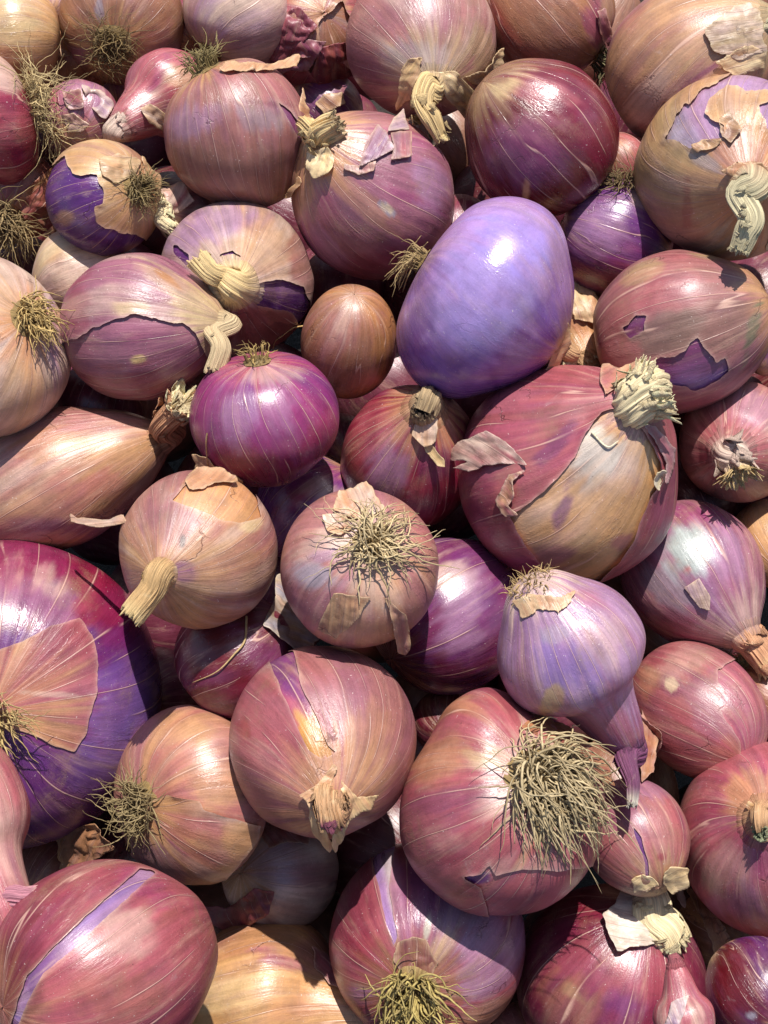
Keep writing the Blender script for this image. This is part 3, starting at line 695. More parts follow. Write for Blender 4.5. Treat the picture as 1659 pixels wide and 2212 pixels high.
S(16, (1322, 515), 128, 122, 6, neck=(1440, 560), back=True, col=['purple', 'plum', 'magenta'], gloss=.7, veins=18,
  blots=[((1290, 500, 60, 60, 20), 'lilac', .55, 22), ((1300, 600, 90, 30, 0), 'brick', .5, 20), ((1385, 430, 24, 30), 'pale', .5, 10)],
  fl=1, roots=dict(at=(1340, 402), n=70, len=62, plate=20, dir=(-.7, .1), r=1.7, col='#6d5c38', droop=.25, out=.4),
  label='purple onion with pale stripes between the dark red and the big olive tan onion')
S(17, (1570, 363), 194, 200, 9.2, neck=(1612, 392), col=['tan', 'olive', 'pale'], gloss=.35, veins=30, taper=.0, nend='peach', nenda=.9,
  bare=[[(1433, 310), (1473, 237), (1528, 193), (1594, 157), (1670, 150), (1670, 204), (1572, 190), (1535, 219), (1528, 248), (1564, 277), (1564, 303), (1524, 306), (1495, 325), (1470, 306)], [(1636, 230), (1680, 215), (1680, 290), (1650, 285)]],
  icol=['lilac', 'grey', 'lav'], igloss=.75, lift=7, jag=9, blots=[((1500, 400, 70, 90), 'olive', .5, 30), ((1590, 330, 60, 50), 'mauve', .35, 20), ((1480, 500, 80, 30, 30), 'dusty', .4, 20), ((1525, 350, 34, 16, 20), 'grey', .5, 10), ((1486, 450, 7, 50, 0), 'brick', .45, 5), ((1530, 470, 30, 60, 40), 'brown', .25, 12)],
  npath=[(1600, 420, 22), (1625, 470, 40), (1612, 505, 36), (1596, 545, 24)], nr=[38, 30, 26, 24, 20], ncol='green', fray=34, frayl=.5, nflat=.5, nrough=1.2,
  flakes=[dict(poly=[(1560, 375), (1590, 355), (1640, 355), (1662, 380), (1610, 385)], anchor=(1610, 385), col=('peach', 'orange'), lift=12, crumple=5),
          dict(poly=[(1555, 262), (1575, 240), (1600, 285), (1580, 315), (1560, 300)], anchor=(1580, 280), col=('tan', 'brown'), lift=8, crumple=5),
          dict(poly=[(1500, 318), (1530, 302), (1562, 306), (1548, 320), (1510, 332)], anchor=(1535, 320), col=('orange', 'tan'), lift=10, crumple=4),
          dict(poly=[(1650, 530), (1662, 505), (1680, 520), (1670, 550)], anchor=(1670, 520), col=('white', 'green'), lift=10, crumple=3)],
  nlat=73,
  label='big olive tan onion with lilac bare patches and a dry green neck hanging down')
S(18, (1345, 352), 62, 66, 4, neck=(1400, 390), back=True, col=['brown', 'rose', 'tan'], gloss=.3, label='small brown onion deep in the gap right of the dark red onion')
S(19, (222, 430), 122, 122, 7, root=(300, 412), col=['tan', 'cream', 'dusty'], icol=['deep', 'purple', 'deep'], gloss=.45, igloss=.75,
  bare=[[(142, 343), (160, 375), (208, 383), (222, 412), (219, 437), (204, 445), (208, 474), (250, 498), (310, 510), (320, 570), (180, 570), (80, 520), (80, 400), (106, 370)]], lift=5, jag=9,
  iblots=[((140, 470, 20, 16), 'tan', .6, 6), ((215, 500, 60, 10, 20), 'blue', .4, 8), ((128, 540, 40, 10, 20), 'tan', .5, 6), ((300, 545, 30, 20), 'olive', .5, 9)],
  roots=dict(n=120, len=46, plate=30, dir=(0, .4), r=1.7, col='#8f7f4e', droop=.15, fan=1.4),
  flakes=[dict(poly=[(212, 350), (250, 335), (300, 352), (290, 378), (245, 400), (220, 380)], anchor=(280, 370), col=('tan', 'cream'), lift=7, crumple=4),
          dict(poly=[(300, 345), (342, 385), (335, 420), (310, 380)], anchor=(310, 380), col=('tan', 'orange'), lift=7, crumple=4)],
  label='tan onion whose torn skin bares a deep purple side, below the small rose onion')
S(20, (400, 462), 66, 78, 5.2, neck=(356, 448), col=['pale', 'rose', 'magenta'], gloss=.6, veins=10, taper=.3, nend='pale',
  npath=[(352, 452, 10), (355, 478, 22), (378, 496, 22)], nr=[26, 26, 24, 18], ncol='bone', fray=20, frayl=.8, nrough=1.8,
  flakes=[dict(poly=[(352, 425), (385, 412), (410, 440), (380, 460), (360, 455)], anchor=(370, 450), col=('rose', 'pale'), lift=14, crumple=5)],
  label='small pale pink onion with twisted papery neck, squeezed under the large dusty brown one')
S(21, (38, 420), 96, 92, 4.4, root=(15, 480), col=['brick', 'dark', 'brown'], gloss=.3,
  roots=dict(n=170, len=105, plate=34, dir=(.2, .55), r=1.8, col='#a08c5c', droop=.22, at=(12, 470), thick=.3),
  flakes=[dict(poly=[(30, 440), (70, 395), (125, 350), (138, 362), (110, 420), (92, 480), (60, 470)], anchor=(60, 440), col=('brick', 'orange'), lift=16, crumple=6, edge='orange')],
  label='brick red onion at the left edge half hidden under a thick brown root tuft')
S(22, (172, 598), 108, 94, 6.5, neck=(80, 650), back=True, col=['pale', 'cream', 'tan'], gloss=.45, veins=20, blots=[((200, 545, 60, 16), 'olive', .35, 14), ((110, 630, 40, 40), 'mauve', .35, 16)],
  label='pale cream pink onion at the left, above the mauve onion with hooked neck')
S(23, (509, 604), 163, 166, 6.8, neck=(506, 612), col=['pale', 'mauve', 'tan'], icol=['deep', 'purple', 'deep'], igloss=.8, gloss=.5, veins=26, taper=.0, nend='pale', nenda=.8, twist=.1,
  bare=[[(553, 609), (605, 604), (653, 620), (669, 653), (664, 678), (642, 697), (627, 675), (591, 664), (551, 660), (533, 638)], [(474, 554), (503, 542), (518, 558), (518, 587), (485, 587)], [(372, 523), (412, 551), (408, 580), (386, 558)]], jag=5, lift=5,
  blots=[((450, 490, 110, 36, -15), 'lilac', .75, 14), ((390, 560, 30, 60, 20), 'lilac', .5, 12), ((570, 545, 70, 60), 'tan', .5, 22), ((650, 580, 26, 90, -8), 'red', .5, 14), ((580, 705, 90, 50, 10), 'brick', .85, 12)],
  iblots=[((600, 625, 50, 6, 8), 'lilac', .35, 6)],
  npath=[(480, 600, 34), (455, 590, 50), (428, 560, 48)], nr=[50, 34, 24, 22, 25], ncol='straw', fray=6, frayl=.3, nrough=.9, nflat=.8,
  flakes=[dict(poly=[(440, 610), (462, 600), (500, 650), (490, 700), (462, 680), (450, 640)], anchor=(475, 620), col=('tan', 'peach'), lift=12, crumple=6)],
  nlat=73,
  label='onion facing up with a bent straw neck, purple rim and deep purple tears')
S(24, (1046, 648), 232, 164, 10.5, root=(899, 557), col=['lav', 'lilac', 'lav'], gloss=.95, veins=0, lump=.12, streak=.45, sq=.84, nend='tan', rend='tan', renda=.25, nenda=.5, lobes=.0,
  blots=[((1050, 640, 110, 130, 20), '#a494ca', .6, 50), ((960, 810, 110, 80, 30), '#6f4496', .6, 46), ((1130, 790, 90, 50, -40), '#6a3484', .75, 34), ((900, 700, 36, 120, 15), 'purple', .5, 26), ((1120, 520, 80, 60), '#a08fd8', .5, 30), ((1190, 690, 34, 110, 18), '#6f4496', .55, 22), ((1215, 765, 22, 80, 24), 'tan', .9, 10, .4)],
  roots=dict(n=55, len=72, plate=24, dir=(-.35, .85), r=2.0, col='#b09a64', out=.35, droop=.3, fan=1.2),
  npath=[(1220, 752, -30), (1225, 775, -20), (1208, 790, -8)], nr=[20, 26, 24, 20], ncol='tan', tipcol='bone', fray=16, frayl=1.3, taper=.2, splay=1.0,
  flakes=[dict(poly=[(1135, 850), (1180, 790), (1212, 720), (1226, 690), (1232, 740), (1200, 800), (1150, 855)], anchor=(1210, 760), col=('tan', 'peach'), lift=3, crumple=2, base=1.5)],
  label='large peeled smooth lavender onion lying on top of the heap, without any skin')
S(25, (-38, 746), 205, 160, 8.7, root=(62, 688), col=['pale', 'dusty', 'tan'], gloss=.45, veins=24, rend='peach', renda=.8,
  blots=[((20, 600, 50, 50), 'pale', .6, 20), ((50, 840, 60, 60), 'tan', .4, 25), ((115, 720, 14, 80, -5), 'lilac', .6, 10), ((20, 660, 30, 60, -20), 'tan', .5, 12)],
  roots=dict(n=120, len=66, plate=34, dir=(.45, .8), r=2.3, col='#c8ae68', droop=.3, fan=1.0),
  label='large pale pink onion cut by the left edge, root end facing right')
S(26, (302, 710), 156, 172, 8, neck=(452, 700), col=['mauve', 'rose', 'pale'], icol=['mauve', 'dusty', 'brick'], igloss=.45, gloss=.5, veins=22, taper=.15, nend='cream', nenda=.9,
  bare=[[(120, 745), (165, 733), (204, 708), (255, 689), (288, 682), (328, 689), (365, 697), (394, 700), (416, 718), (440, 752), (460, 800), (400, 890), (250, 890), (100, 860)]], jag=6, lift=5,
  blots=[((390, 640, 90, 26, 40), 'cream', .7, 16), ((280, 665, 40, 16, -10), 'cream', .7, 8), ((300, 600, 90, 20, 15), 'mauve', .4, 14), ((170, 650, 30, 60), 'red', .4, 18), ((362, 605, 28, 6, 40), 'orange', .8, 4)],
  iblots=[((298, 774, 20, 9, -15), 'straw', .9, 3, .1), ((290, 730, 90, 26), 'plum', .35, 14), ((280, 840, 140, 40), 'brick', .5, 24)],
  npath=[(462, 716, 25), (478, 752, 55), (462, 805, 60)], nr=[22, 25, 26, 23, 22], ncol='cream', fray=8, frayl=.3, nrough=.8, nflat=.55,
  label='mauve onion whose straw neck bends down like a hook, above the long shallot shaped onion')
S(27, (754, 740), 104, 134, 5.4, neck=(765, 640), col=['brown', 'orange', 'dusty'], gloss=.55, veins=10, taper=.0, nr=[1], lump=.5, nenda=.2, renda=.2, lobes=0,
  blots=[((730, 710, 50, 60, 20), 'dusty', .55, 24), ((745, 690, 20, 50, 20), 'pale', .4, 14), ((835, 740, 10, 60, 5), 'orange', .5, 8)],
  label='smooth egg shaped brown onion in the gap left of the smooth lavender one')
S(28, (1238, 700), 78, 82, 5.2, neck=(1262, 765), col=['peach', 'tan', 'cream'], gloss=.6, lump=1.8, veins=8, taper=.4, nend='tan',
  npath=[(1264, 775, 8), (1275, 785, 12)], nr=[30, 30, 30, 26], ncol='tan', tipcol='bone', fray=24, frayl=.7, nrough=1.9,
  flakes=[dict(poly=[(1225, 615), (1262, 620), (1290, 650), (1285, 700), (1240, 690)], anchor=(1250, 640), col=('peach', 'cream'), lift=8, crumple=7)],
  label='small peach papery onion wedged between the smooth lavender one and the dirty brown purple one')
S(29, (1466, 718), 175, 186, 9.4, neck=(1640, 655), col=['dusty', 'mauve', 'rose'], icol=['plum', 'blue', 'purple'], igloss=.7, gloss=.3, veins=12, taper=.15, lump=1.3,
  bare=[[(1351, 708), (1375, 682), (1400, 682), (1393, 715), (1364, 728)], [(1382, 780), (1426, 773), (1459, 773), (1491, 744), (1506, 729), (1521, 755), (1546, 780), (1564, 773), (1575, 791), (1564, 817), (1510, 835), (1455, 831), (1404, 810)]], jag=9, lift=4,
  blots=[((1388, 590, 40, 22, -25), 'olive', .75, 8), ((1440, 720, 60, 40, -20), '#7d6c62', .7, 20), ((1545, 700, 80, 60, -20), '#86685c', .65, 24), ((1400, 850, 80, 30, 20), 'brown', .4, 20), ((1622, 720, 12, 60, 15), '#6f7358', .85, 6), ((1470, 620, 80, 26, 10), 'rose', .4, 18), ((1530, 555, 40, 6, 8), 'olive', .8, 4)],
  label='dirty brown purple onion right of the lavender one with dark violet bare patches')
S(30, (1672, 735), 62, 78, 6.2, neck=(1640, 800), col=['mauve', 'purple', 'rose'], gloss=.5, label='mauve sliver of an onion at the right edge, behind the dirty brown purple onion')
S(31, (1598, 955), 130, 136, 6.6, neck=(1583, 975), col=['dusty', 'brown', 'pale'], gloss=.4, veins=18, taper=.0, nend='rose',
  blots=[((1620, 880, 60, 40), 'lilac', .35, 20), ((1580, 1050, 100, 40), 'brown', .5, 24)],
  npath=[(1588, 990, 26), (1600, 1025, 44)], nr=[40, 34, 30, 26], ncol='pale', tipcol='straw', fray=60, frayl=1.3, nrough=1.0, splay=1.5,
  label='brown pink onion at the right edge with a frayed red and yellow neck stub')
S(32, (572, 902), 163, 140, 7.4, root=(556, 776), col=['magenta', 'purple', 'plum'], gloss=.8, veins=30, rend='rose', lump=.7,
  blots=[((470, 900, 60, 90, 10), 'plum', .45, 26), ((580, 810, 60, 24), 'pale', .45, 16), ((690, 960, 40, 60, 20), 'red', .55, 20), ((520, 1000, 110, 34, 10), 'wine', .7, 22), ((520, 900, 40, 60), 'lilac', .5, 20), ((600, 880, 40, 60), 'lilac', .35, 20), ((563, 866, 5, 5), 'dark', .9, 1.5)],  # pale blot near the top is a painted highlight
  roots=dict(n=30, len=34, plate=24, dir=(-.7, -.1), r=1.7, col='#b39a56', droop=.1, fan=1.6, out=.4),
  label='glossy magenta onion below the bent straw neck onion, left of the center')
S(33, (118, 1036), 152, 206, 7.7, neck=(300, 962), col=['dusty', 'tan', 'pale'], gloss=.4, veins=16, taper=.22, nend='tan', nenda=.3, lump=.6, sq=.82,
  blots=[((90, 950, 60, 40, -20), 'orange', .5, 22), ((200, 960, 80, 24, 5), 'tan', .6, 16), ((60, 1090, 80, 26, -10), 'tan', .5, 20), ((150, 1140, 110, 16, 5), 'plum', .6, 10), ((180, 1060, 90, 40, -15), 'rose', .4, 22)],
  npath=[(352, 920, 55), (378, 890, 95), (400, 868, 115)], nr=[34, 34, 32, 35, 46], ncol='peach', tipcol='bone', fray=22, frayl=.6, nrough=1.2, nflat=.7,
  flakes=[dict(poly=[(341, 845), (372, 840), (380, 885), (370, 902), (350, 880)], anchor=(375, 890), col=('straw', 'bone'), lift=12, crumple=5)],
  label='elongated tan pink onion at the left whose long neck flares up towards the center')
S(34, (884, 990), 150, 178, 6.8, neck=(914, 900), col=['red', 'plum', 'rose'], gloss=.45, veins=30, taper=.1, nend='tan', nenda=.6,
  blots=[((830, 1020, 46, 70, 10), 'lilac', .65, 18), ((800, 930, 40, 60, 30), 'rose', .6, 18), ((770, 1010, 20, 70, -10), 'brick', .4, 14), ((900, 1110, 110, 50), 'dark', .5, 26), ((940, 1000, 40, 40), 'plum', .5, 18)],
  npath=[(915, 893, 22), (914, 885, 34)], nr=[34, 26, 25, 24], ncol='olive', tipcol='#4c3a2a', fray=8, frayl=.3, nrough=1.2, nflat=.95,
  flakes=[dict(poly=[(903, 905), (945, 900), (938, 950), (915, 960), (890, 940)], anchor=(918, 900), col=('tan', 'pale'), lift=7, crumple=4),
          dict(poly=[(912, 962), (930, 960), (952, 985), (952, 1000), (940, 998)], anchor=(918, 962), col=('straw', 'bone'), lift=14, crumple=2)],
  label='striped red purple onion with a dark knobby neck, directly under the smooth lavender one')
S(35, (1228, 1026), 240, 226, 9.9, neck=(1345, 905), col=['rose', 'dusty', 'magenta'], icol=['tan', 'pale', 'mauve'], igloss=.4, gloss=.5, veins=14, taper=.15, nend='rose', nenda=.3, lump=.8, lobes=.02, res=1.15,
  bare=[[(1335, 885), (1300, 895), (1280, 915), (1258, 955), (1244, 988), (1211, 1025), (1163, 1072), (1127, 1101), (1104, 1112), (1150, 1190), (1200, 1250), (1290, 1250), (1335, 1205), (1364, 1163), (1380, 1117), (1402, 1073), (1425, 1035), (1422, 1000), (1400, 950), (1375, 920)]], jag=4, lift=9, liftw=7,
  blots=[((1200, 960, 60, 16, -50), 'plum', .7, 10), ((1080, 920, 60, 50), 'rose', .5, 24), ((1040, 1080, 30, 80, 10), 'magenta', .4, 18), ((1100, 860, 70, 30, -20), 'mauve', .5, 20), ((1430, 1100, 30, 70, 10), 'plum', .45, 14), ((1210, 1140, 12, 40, 10), 'purple', .6, 6)],
  iblots=[((1290, 990, 50, 60, 20), 'white', .75, 22), ((1300, 1010, 80, 60), 'grey', .35, 20), ((1215, 1100, 14, 60, 15), 'purple', .7, 8), ((1250, 1200, 90, 30, -10), 'olive', .5, 20), ((1180, 1200, 50, 26), 'mauve', .6, 16), ((1320, 1090, 50, 60), 'tan', .5, 20), ((1345, 1170, 22, 14, -30), 'magenta', .5, 7)],
  npath=[(1365, 872, 34), (1395, 850, 50), (1418, 838, 52)], nr=[48, 50, 50, 52, 58], nlat=60, ncol='bone', tipcol='bone', fray=80, frayl=.7, frayw=.13, nrough=.9, nflat=.75, splay=.9,
  flakes=[dict(poly=[(992, 995), (1017, 963), (1065, 938), (1100, 960), (1125, 985), (1142, 1007), (1110, 1003), (1060, 1008), (1030, 1020), (1008, 1012), (1030, 1000)], anchor=(1110, 1010), col=('pale', 'rose'), lift=30, crumple=5, jag=3, edge='white'),
          dict(poly=[(1100, 1025), (1140, 1018), (1112, 1040), (1118, 1070), (1104, 1090), (1122, 1108), (1098, 1112), (1075, 1080)], anchor=(1080, 1040), col=('tan', 'rose'), lift=12, crumple=4, edge='white'),
          dict(poly=[(1385, 915), (1410, 920), (1450, 970), (1440, 1020), (1420, 1045), (1432, 1000), (1415, 960)], anchor=(1400, 925), col=('rose', 'mauve'), lift=14, crumple=3, edge='white'),
          dict(poly=[(1402, 1045), (1405, 1018), (1425, 1012), (1432, 1030), (1415, 1055)], anchor=(1420, 1030), col=('white', 'green'), lift=8, crumple=5),
          dict(poly=[(1296, 800), (1330, 806), (1372, 800), (1350, 830), (1310, 860), (1300, 838)], anchor=(1320, 840), col=('rose', 'peach'), lift=16, crumple=5)],
  label='biggest pink onion with a wide frayed white neck and a split tan front')
S(36, (680, 1100), 130, 122, 6.3, neck=(600, 1190), back=True, col=['purple', 'magenta', 'rose'], gloss=.85, veins=22, nend='rose',
  blots=[((640, 1150, 70, 40), 'lilac', .6, 22), ((690, 1030, 60, 20), 'plum', .4, 14), ((700, 1060, 40, 20), 'pale', .4, 14)],  # last blot paints the pale highlight on top
  label='glossy purple onion peeking out above the onion with the big spread root tuft')
S(37, (430, 1187), 167, 168, 9.2, neck=(366, 1228), col=['dusty', 'tan', 'pale'], gloss=.3, veins=34, taper=.05, nend='tan', nenda=.5, lobes=.02,
  blots=[((470, 1095, 90, 34, 20), 'peach', .85, 12), ((370, 1130, 60, 50), 'mauve', .45, 24), ((400, 1235, 26, 22, 20), 'purple', .75, 10), ((395, 1170, 6, 14), '#3a3030', .8, 4), ((500, 1230, 90, 60), 'tan', .5, 30), ((430, 1325, 110, 30), 'orange', .5, 20), ((540, 1135, 26, 14), 'bone', .6, 8)],
  npath=[(326, 1276, 26), (284, 1330, 30)], nr=[30, 33, 31, 30, 30], ncol='#cfa772', tipcol='straw', fray=10, frayl=.4, nrough=.8, nflat=.85,
  flakes=[dict(poly=[(400, 1048), (425, 1020), (470, 1022), (503, 1040), (505, 1052), (470, 1050), (440, 1060), (408, 1062)], anchor=(450, 1045), col=('orange', 'peach'), lift=7, crumple=4),
          dict(poly=[(165, 1112), (180, 1122), (240, 1124), (268, 1112), (278, 1130), (235, 1140), (205, 1140), (166, 1130)], anchor=(278, 1120), col=('pale', 'peach'), lift=10, crumple=2, jag=2, edge='cream')],
  bare=[[(375, 1083), (420, 1100), (470, 1122), (515, 1132), (560, 1118), (548, 1070), (480, 1010), (420, 1030)]], icol=['peach', 'tan', 'orange'], jag=3, lift=2, igloss=.3,
  nlat=73,
  label='round tan pink onion with thick straw neck pointing down left, orange skin on top')
S(38, (777, 1227), 173, 172, 10.3, root=(806, 1172), col=['dusty', 'tan', 'mauve'], gloss=.35, veins=0, rend='pale', renda=.5, lump=.8,
  blots=[((675, 1245, 50, 30, 10), 'grey', .75, 14), ((700, 1310, 60, 40), 'mauve', .5, 22), ((820, 1290, 60, 40), 'pale', .4, 20), ((700, 1170, 60, 30, -30), 'pale', .5, 18), ((900, 1160, 40, 60, 20), 'rose', .35, 20), ((800, 1370, 120, 26), 'tan', .6, 18), ((700, 1200, 30, 14), 'lilac', .5, 8)],
  roots=dict(n=110, len=125, plate=34, dir=(.05, .6), r=2.9, sink=.26, col='#cdbb88', droop=.2, fan=1.7, thick=.10, kink=.9, curl=1.1, out=.45),
  flakes=[dict(poly=[(690, 1352), (712, 1300), (722, 1280), (800, 1290), (775, 1330), (745, 1357), (728, 1372)], anchor=(750, 1285), col=('tan', 'brown'), lift=5, crumple=3, base=1.5),
          dict(poly=[(832, 1292), (872, 1322), (879, 1360), (877, 1387), (868, 1401), (853, 1398), (846, 1347)], anchor=(850, 1295), col=('tan', 'dusty'), lift=12, crumple=4),
          dict(poly=[(722, 1110), (735, 1072), (790, 1052), (806, 1075), (830, 1100), (800, 1118), (755, 1125)], anchor=(790, 1115), col=('pale', 'peach'), lift=8, crumple=7),
          dict(poly=[(700, 1120), (735, 1115), (765, 1140), (735, 1160), (708, 1150)], anchor=(760, 1140), col=('peach', 'pale'), lift=7, crumple=5)],
  label='round dusty pink onion in the center with roots spread over its face')
S(39, (15, 1500), 330, 290, 8.4, root=(-18, 1535), col=['rose', 'mauve', 'wine'], icol=['purple', 'magenta', 'deep'], igloss=.85, gloss=.4, veins=26, twist=.15, lump=.6, res=.85,
  keep=[[(-120, 1440), (0, 1403), (47, 1387), (109, 1354), (171, 1338), (197, 1372), (211, 1438), (208, 1493), (193, 1547), (186, 1584), (160, 1622), (120, 1612), (73, 1587), (36, 1575), (-120, 1560)]], jag=3, lift=3, liftw=12,
  iblots=[((100, 1205, 270, 70, 0), 'red', .75, 26), ((90, 1300, 130, 70, 20), 'mauve', .65, 30), ((110, 1262, 50, 26, 30), 'pale', .5, 20), ((240, 1290, 70, 120, -30), 'red', .8, 26), ((270, 1530, 70, 110, 20), 'blue', .6, 40), ((240, 1640, 110, 60, -30), 'blue', .4, 30), ((250, 1400, 60, 50), 'deep', .5, 26), ((60, 1660, 80, 60, 20), 'deep', .7, 24), ((30, 1330, 90, 40, -10), 'plum', .5, 20)],  # small pale blot stands in for the highlight, in colour
  blots=[((60, 1470, 100, 70), 'rose', .4, 30), ((110, 1500, 70, 5, 5), 'pale', .5, 4), ((30, 1570, 60, 26), 'tan', .45, 12)],
  roots=dict(n=46, len=90, plate=30, dir=(.5, .6), r=2.6, col='#b8a468', droop=.25, at=(-6, 1545)),
  label='huge glossy red and violet onion at the left edge with one rose skin sheet')
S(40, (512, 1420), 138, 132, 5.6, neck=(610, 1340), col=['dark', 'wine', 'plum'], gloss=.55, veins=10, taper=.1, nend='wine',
  blots=[((560, 1400, 60, 40, 20), 'plum', .6, 20)],
  flakes=[dict(poly=[(590, 1262), (605, 1258), (640, 1300), (690, 1370), (650, 1400), (625, 1408), (565, 1355), (585, 1310)], anchor=(620, 1330), col=('grey', 'olive'), lift=14, crumple=7, edge='bone')],
  label='dark wine red onion in shadow with a grey papery sheet on it')
S(41, (966, 1328), 166, 172, 7.2, neck=(1090, 1230), back=True, col=['purple', 'wine', 'plum'], gloss=.85, veins=10,
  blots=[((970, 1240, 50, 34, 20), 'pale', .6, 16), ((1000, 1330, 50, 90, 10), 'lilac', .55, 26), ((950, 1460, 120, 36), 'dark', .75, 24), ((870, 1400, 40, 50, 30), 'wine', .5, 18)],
  label='glossy dark purple onion partly behind the central onion with spread roots')
S(42, (1238, 1412), 162, 172, 10.2, root=(1160, 1280), col=['lilac', 'purple', 'mauve'], gloss=.5, veins=34, taper=.8, rtaper=.25, rend='pale', renda=.9, lump=.7, nend='plum',
  blots=[((1230, 1440, 80, 50, 20), 'blue', .65, 26), ((1190, 1515, 22, 34, 35), 'olive', .85, 6), ((1310, 1380, 50, 60), 'pale', .35, 26), ((1300, 1560, 90, 30, 20), 'rose', .45, 20), ((1200, 1370, 30, 20), 'grey', .5, 8), ((1260, 1290, 60, 20, 20), 'rose', .4, 12)],
  npath=[(1352, 1640, 40), (1366, 1690, 80), (1366, 1740, 100)], nr=[40, 36, 30, 19, 13], nlat=60, ncol='plum', tipcol='white', fray=12, frayl=.9, nflat=.8, nrough=.9,
  roots=dict(n=150, len=34, plate=40, dir=(0, -.1), r=2.6, col='#b59c66', droop=.05, fan=1.1, seg=8, sink=-.1, out=1.2),
  flakes=[dict(poly=[(1110, 1300), (1150, 1285), (1210, 1290), (1240, 1280), (1230, 1300), (1205, 1325), (1165, 1315), (1130, 1335)], anchor=(1165, 1285), col=('peach', 'cream'), lift=5, crumple=3, jag=9, base=1.5)],
  label='lilac teardrop onion with root crown at the upper left and neck pointing down')
S(43, (1494, 1238), 151, 162, 7.2, neck=(1588, 1352), col=['mauve', 'lilac', 'plum'], gloss=.75, veins=12, taper=.05, nend='pale', nenda=.6,
  blots=[((1490, 1190, 60, 60, 20), '#b3bfb8', .85, 20), ((1440, 1270, 70, 40, 30), 'grey', .6, 20), ((1560, 1200, 40, 70, -10), 'lilac', .5, 20), ((1480, 1110, 80, 20), 'magenta', .5, 14), ((1420, 1350, 90, 26, 10), 'red', .45, 18), ((1484, 1230, 10, 9), 'rose', .8, 4)],
  npath=[(1612, 1370, 2), (1640, 1400, 4), (1668, 1440, 4)], nr=[32, 34, 34, 36, 34], ncol='peach', tipcol='straw', fray=14, nflat=.7,
  flakes=[dict(poly=[(1478, 1268), (1510, 1250), (1535, 1290), (1532, 1315), (1512, 1310)], anchor=(1500, 1265), col=('lilac', 'pale'), lift=4, crumple=2, jag=2)],
  label='silvery lilac onion at the right edge with cracked skin and peach neck')
S(44, (1508, 1534), 130, 168, 7.8, neck=(1600, 1640), col=['rose', 'dusty', 'mauve'], gloss=.45, veins=12, taper=.0, nr=[2], nenda=.2, lump=.8,
  blots=[((1545, 1520, 60, 80, -20), 'mauve', .6, 14), ((1451, 1480, 14, 16, -10), 'bone', .95, 2, .1), ((1451, 1480, 24, 28, -10), 'plum', .4, 6), ((1470, 1440, 60, 30, -20), 'pale', .35, 18), ((1480, 1640, 70, 30, 10), 'brick', .4, 18), ((1400, 1470, 22, 40), 'tan', .4, 14)],
  flakes=[dict(poly=[(1378, 1520), (1400, 1550), (1440, 1580), (1438, 1610), (1410, 1640), (1385, 1620)], anchor=(1385, 1600), col=('rose', 'brick'), lift=10, crumple=5, edge='pale')],
  bare=[[(1588, 1425), (1550, 1450), (1548, 1475), (1563, 1492), (1548, 1520), (1570, 1560), (1597, 1600), (1605, 1700), (1700, 1700), (1700, 1450)]], icol=['mauve', 'rose', 'plum'], jag=4, lift=2, igloss=.5,
  label='oval rose pink onion with a small pale round scar, right of the lilac teardrop one')
S(45, (1668, 1175), 92, 100, 4.4, neck=(1700, 1240), col=['tan', 'brown', 'olive'], gloss=.3, veins=8, label='shaded tan onion at the right edge, between frayed neck and silvery lilac onions')
S(46, (1660, 1510), 84, 90, 5.2, root=(1600, 1440), col=['brown', 'orange', 'tan'], gloss=.3, fl=1,
  roots=dict(n=70, len=75, plate=26, dir=(.1, .5), r=1.7, col='#a08a52', droop=.2),
  label='brown onion at the right edge with dry roots, hidden behind the oval rose pink one')
S(47, (697, 1600), 200, 212, 9.0, neck=(714, 1712), col=['dusty', 'rose', 'mauve'], icol=['purple', 'magenta', 'orange'], igloss=.6, gloss=.4, veins=22, taper=.1, nend='tan', nenda=.5, lump=.8, lobes=.02,
  bare=[[(584, 1431), (600, 1412), (635, 1408), (644, 1449), (650, 1482), (682, 1547), (708, 1613), (726, 1625), (700, 1642), (664, 1620), (638, 1558), (606, 1485)]], jag=3, lift=3,
  iblots=[((650, 1540, 26, 60, -22), 'rose', .8, 16), ((680, 1600, 40, 60, -22), '#c08d4e', .95, 18)],
  blots=[((740, 1520, 60, 70), 'mauve', .4, 26), ((600, 1600, 90, 60), 'rose', .35, 26), ((790, 1620, 60, 90), 'tan', .35, 30), ((700, 1650, 40, 60, 0), 'tan', .55, 16), ((530, 1570, 14, 24), 'brick', .6, 6), ((555, 1515, 50, 40), 'rose', .4, 16)],
  npath=[(712, 1725, 22), (712, 1745, 36), (716, 1775, 34)], nr=[36, 36, 34, 30], ncol='tan', tipcol='#8d4a5e', fray=16, frayl=.8, nrough=1.9, nflat=.6,
  flakes=[dict(poly=[(655, 1715), (680, 1700), (690, 1690), (720, 1650), (728, 1660), (715, 1700), (705, 1730), (680, 1740)], anchor=(700, 1690), col=('tan', 'peach'), lift=14, crumple=5),
          dict(poly=[(668, 1730), (690, 1735), (702, 1775), (718, 1800), (710, 1812), (680, 1780)], anchor=(690, 1720), col=('straw', 'tan'), lift=26, crumple=5),
          dict(poly=[(735, 1680), (765, 1720), (805, 1712), (790, 1735), (750, 1760), (720, 1805), (712, 1790), (735, 1740)], anchor=(740, 1700), col=('straw', 'peach'), lift=26, crumple=6)],
  label='pink onion with a purple and orange stripe running down to its crumpled neck')
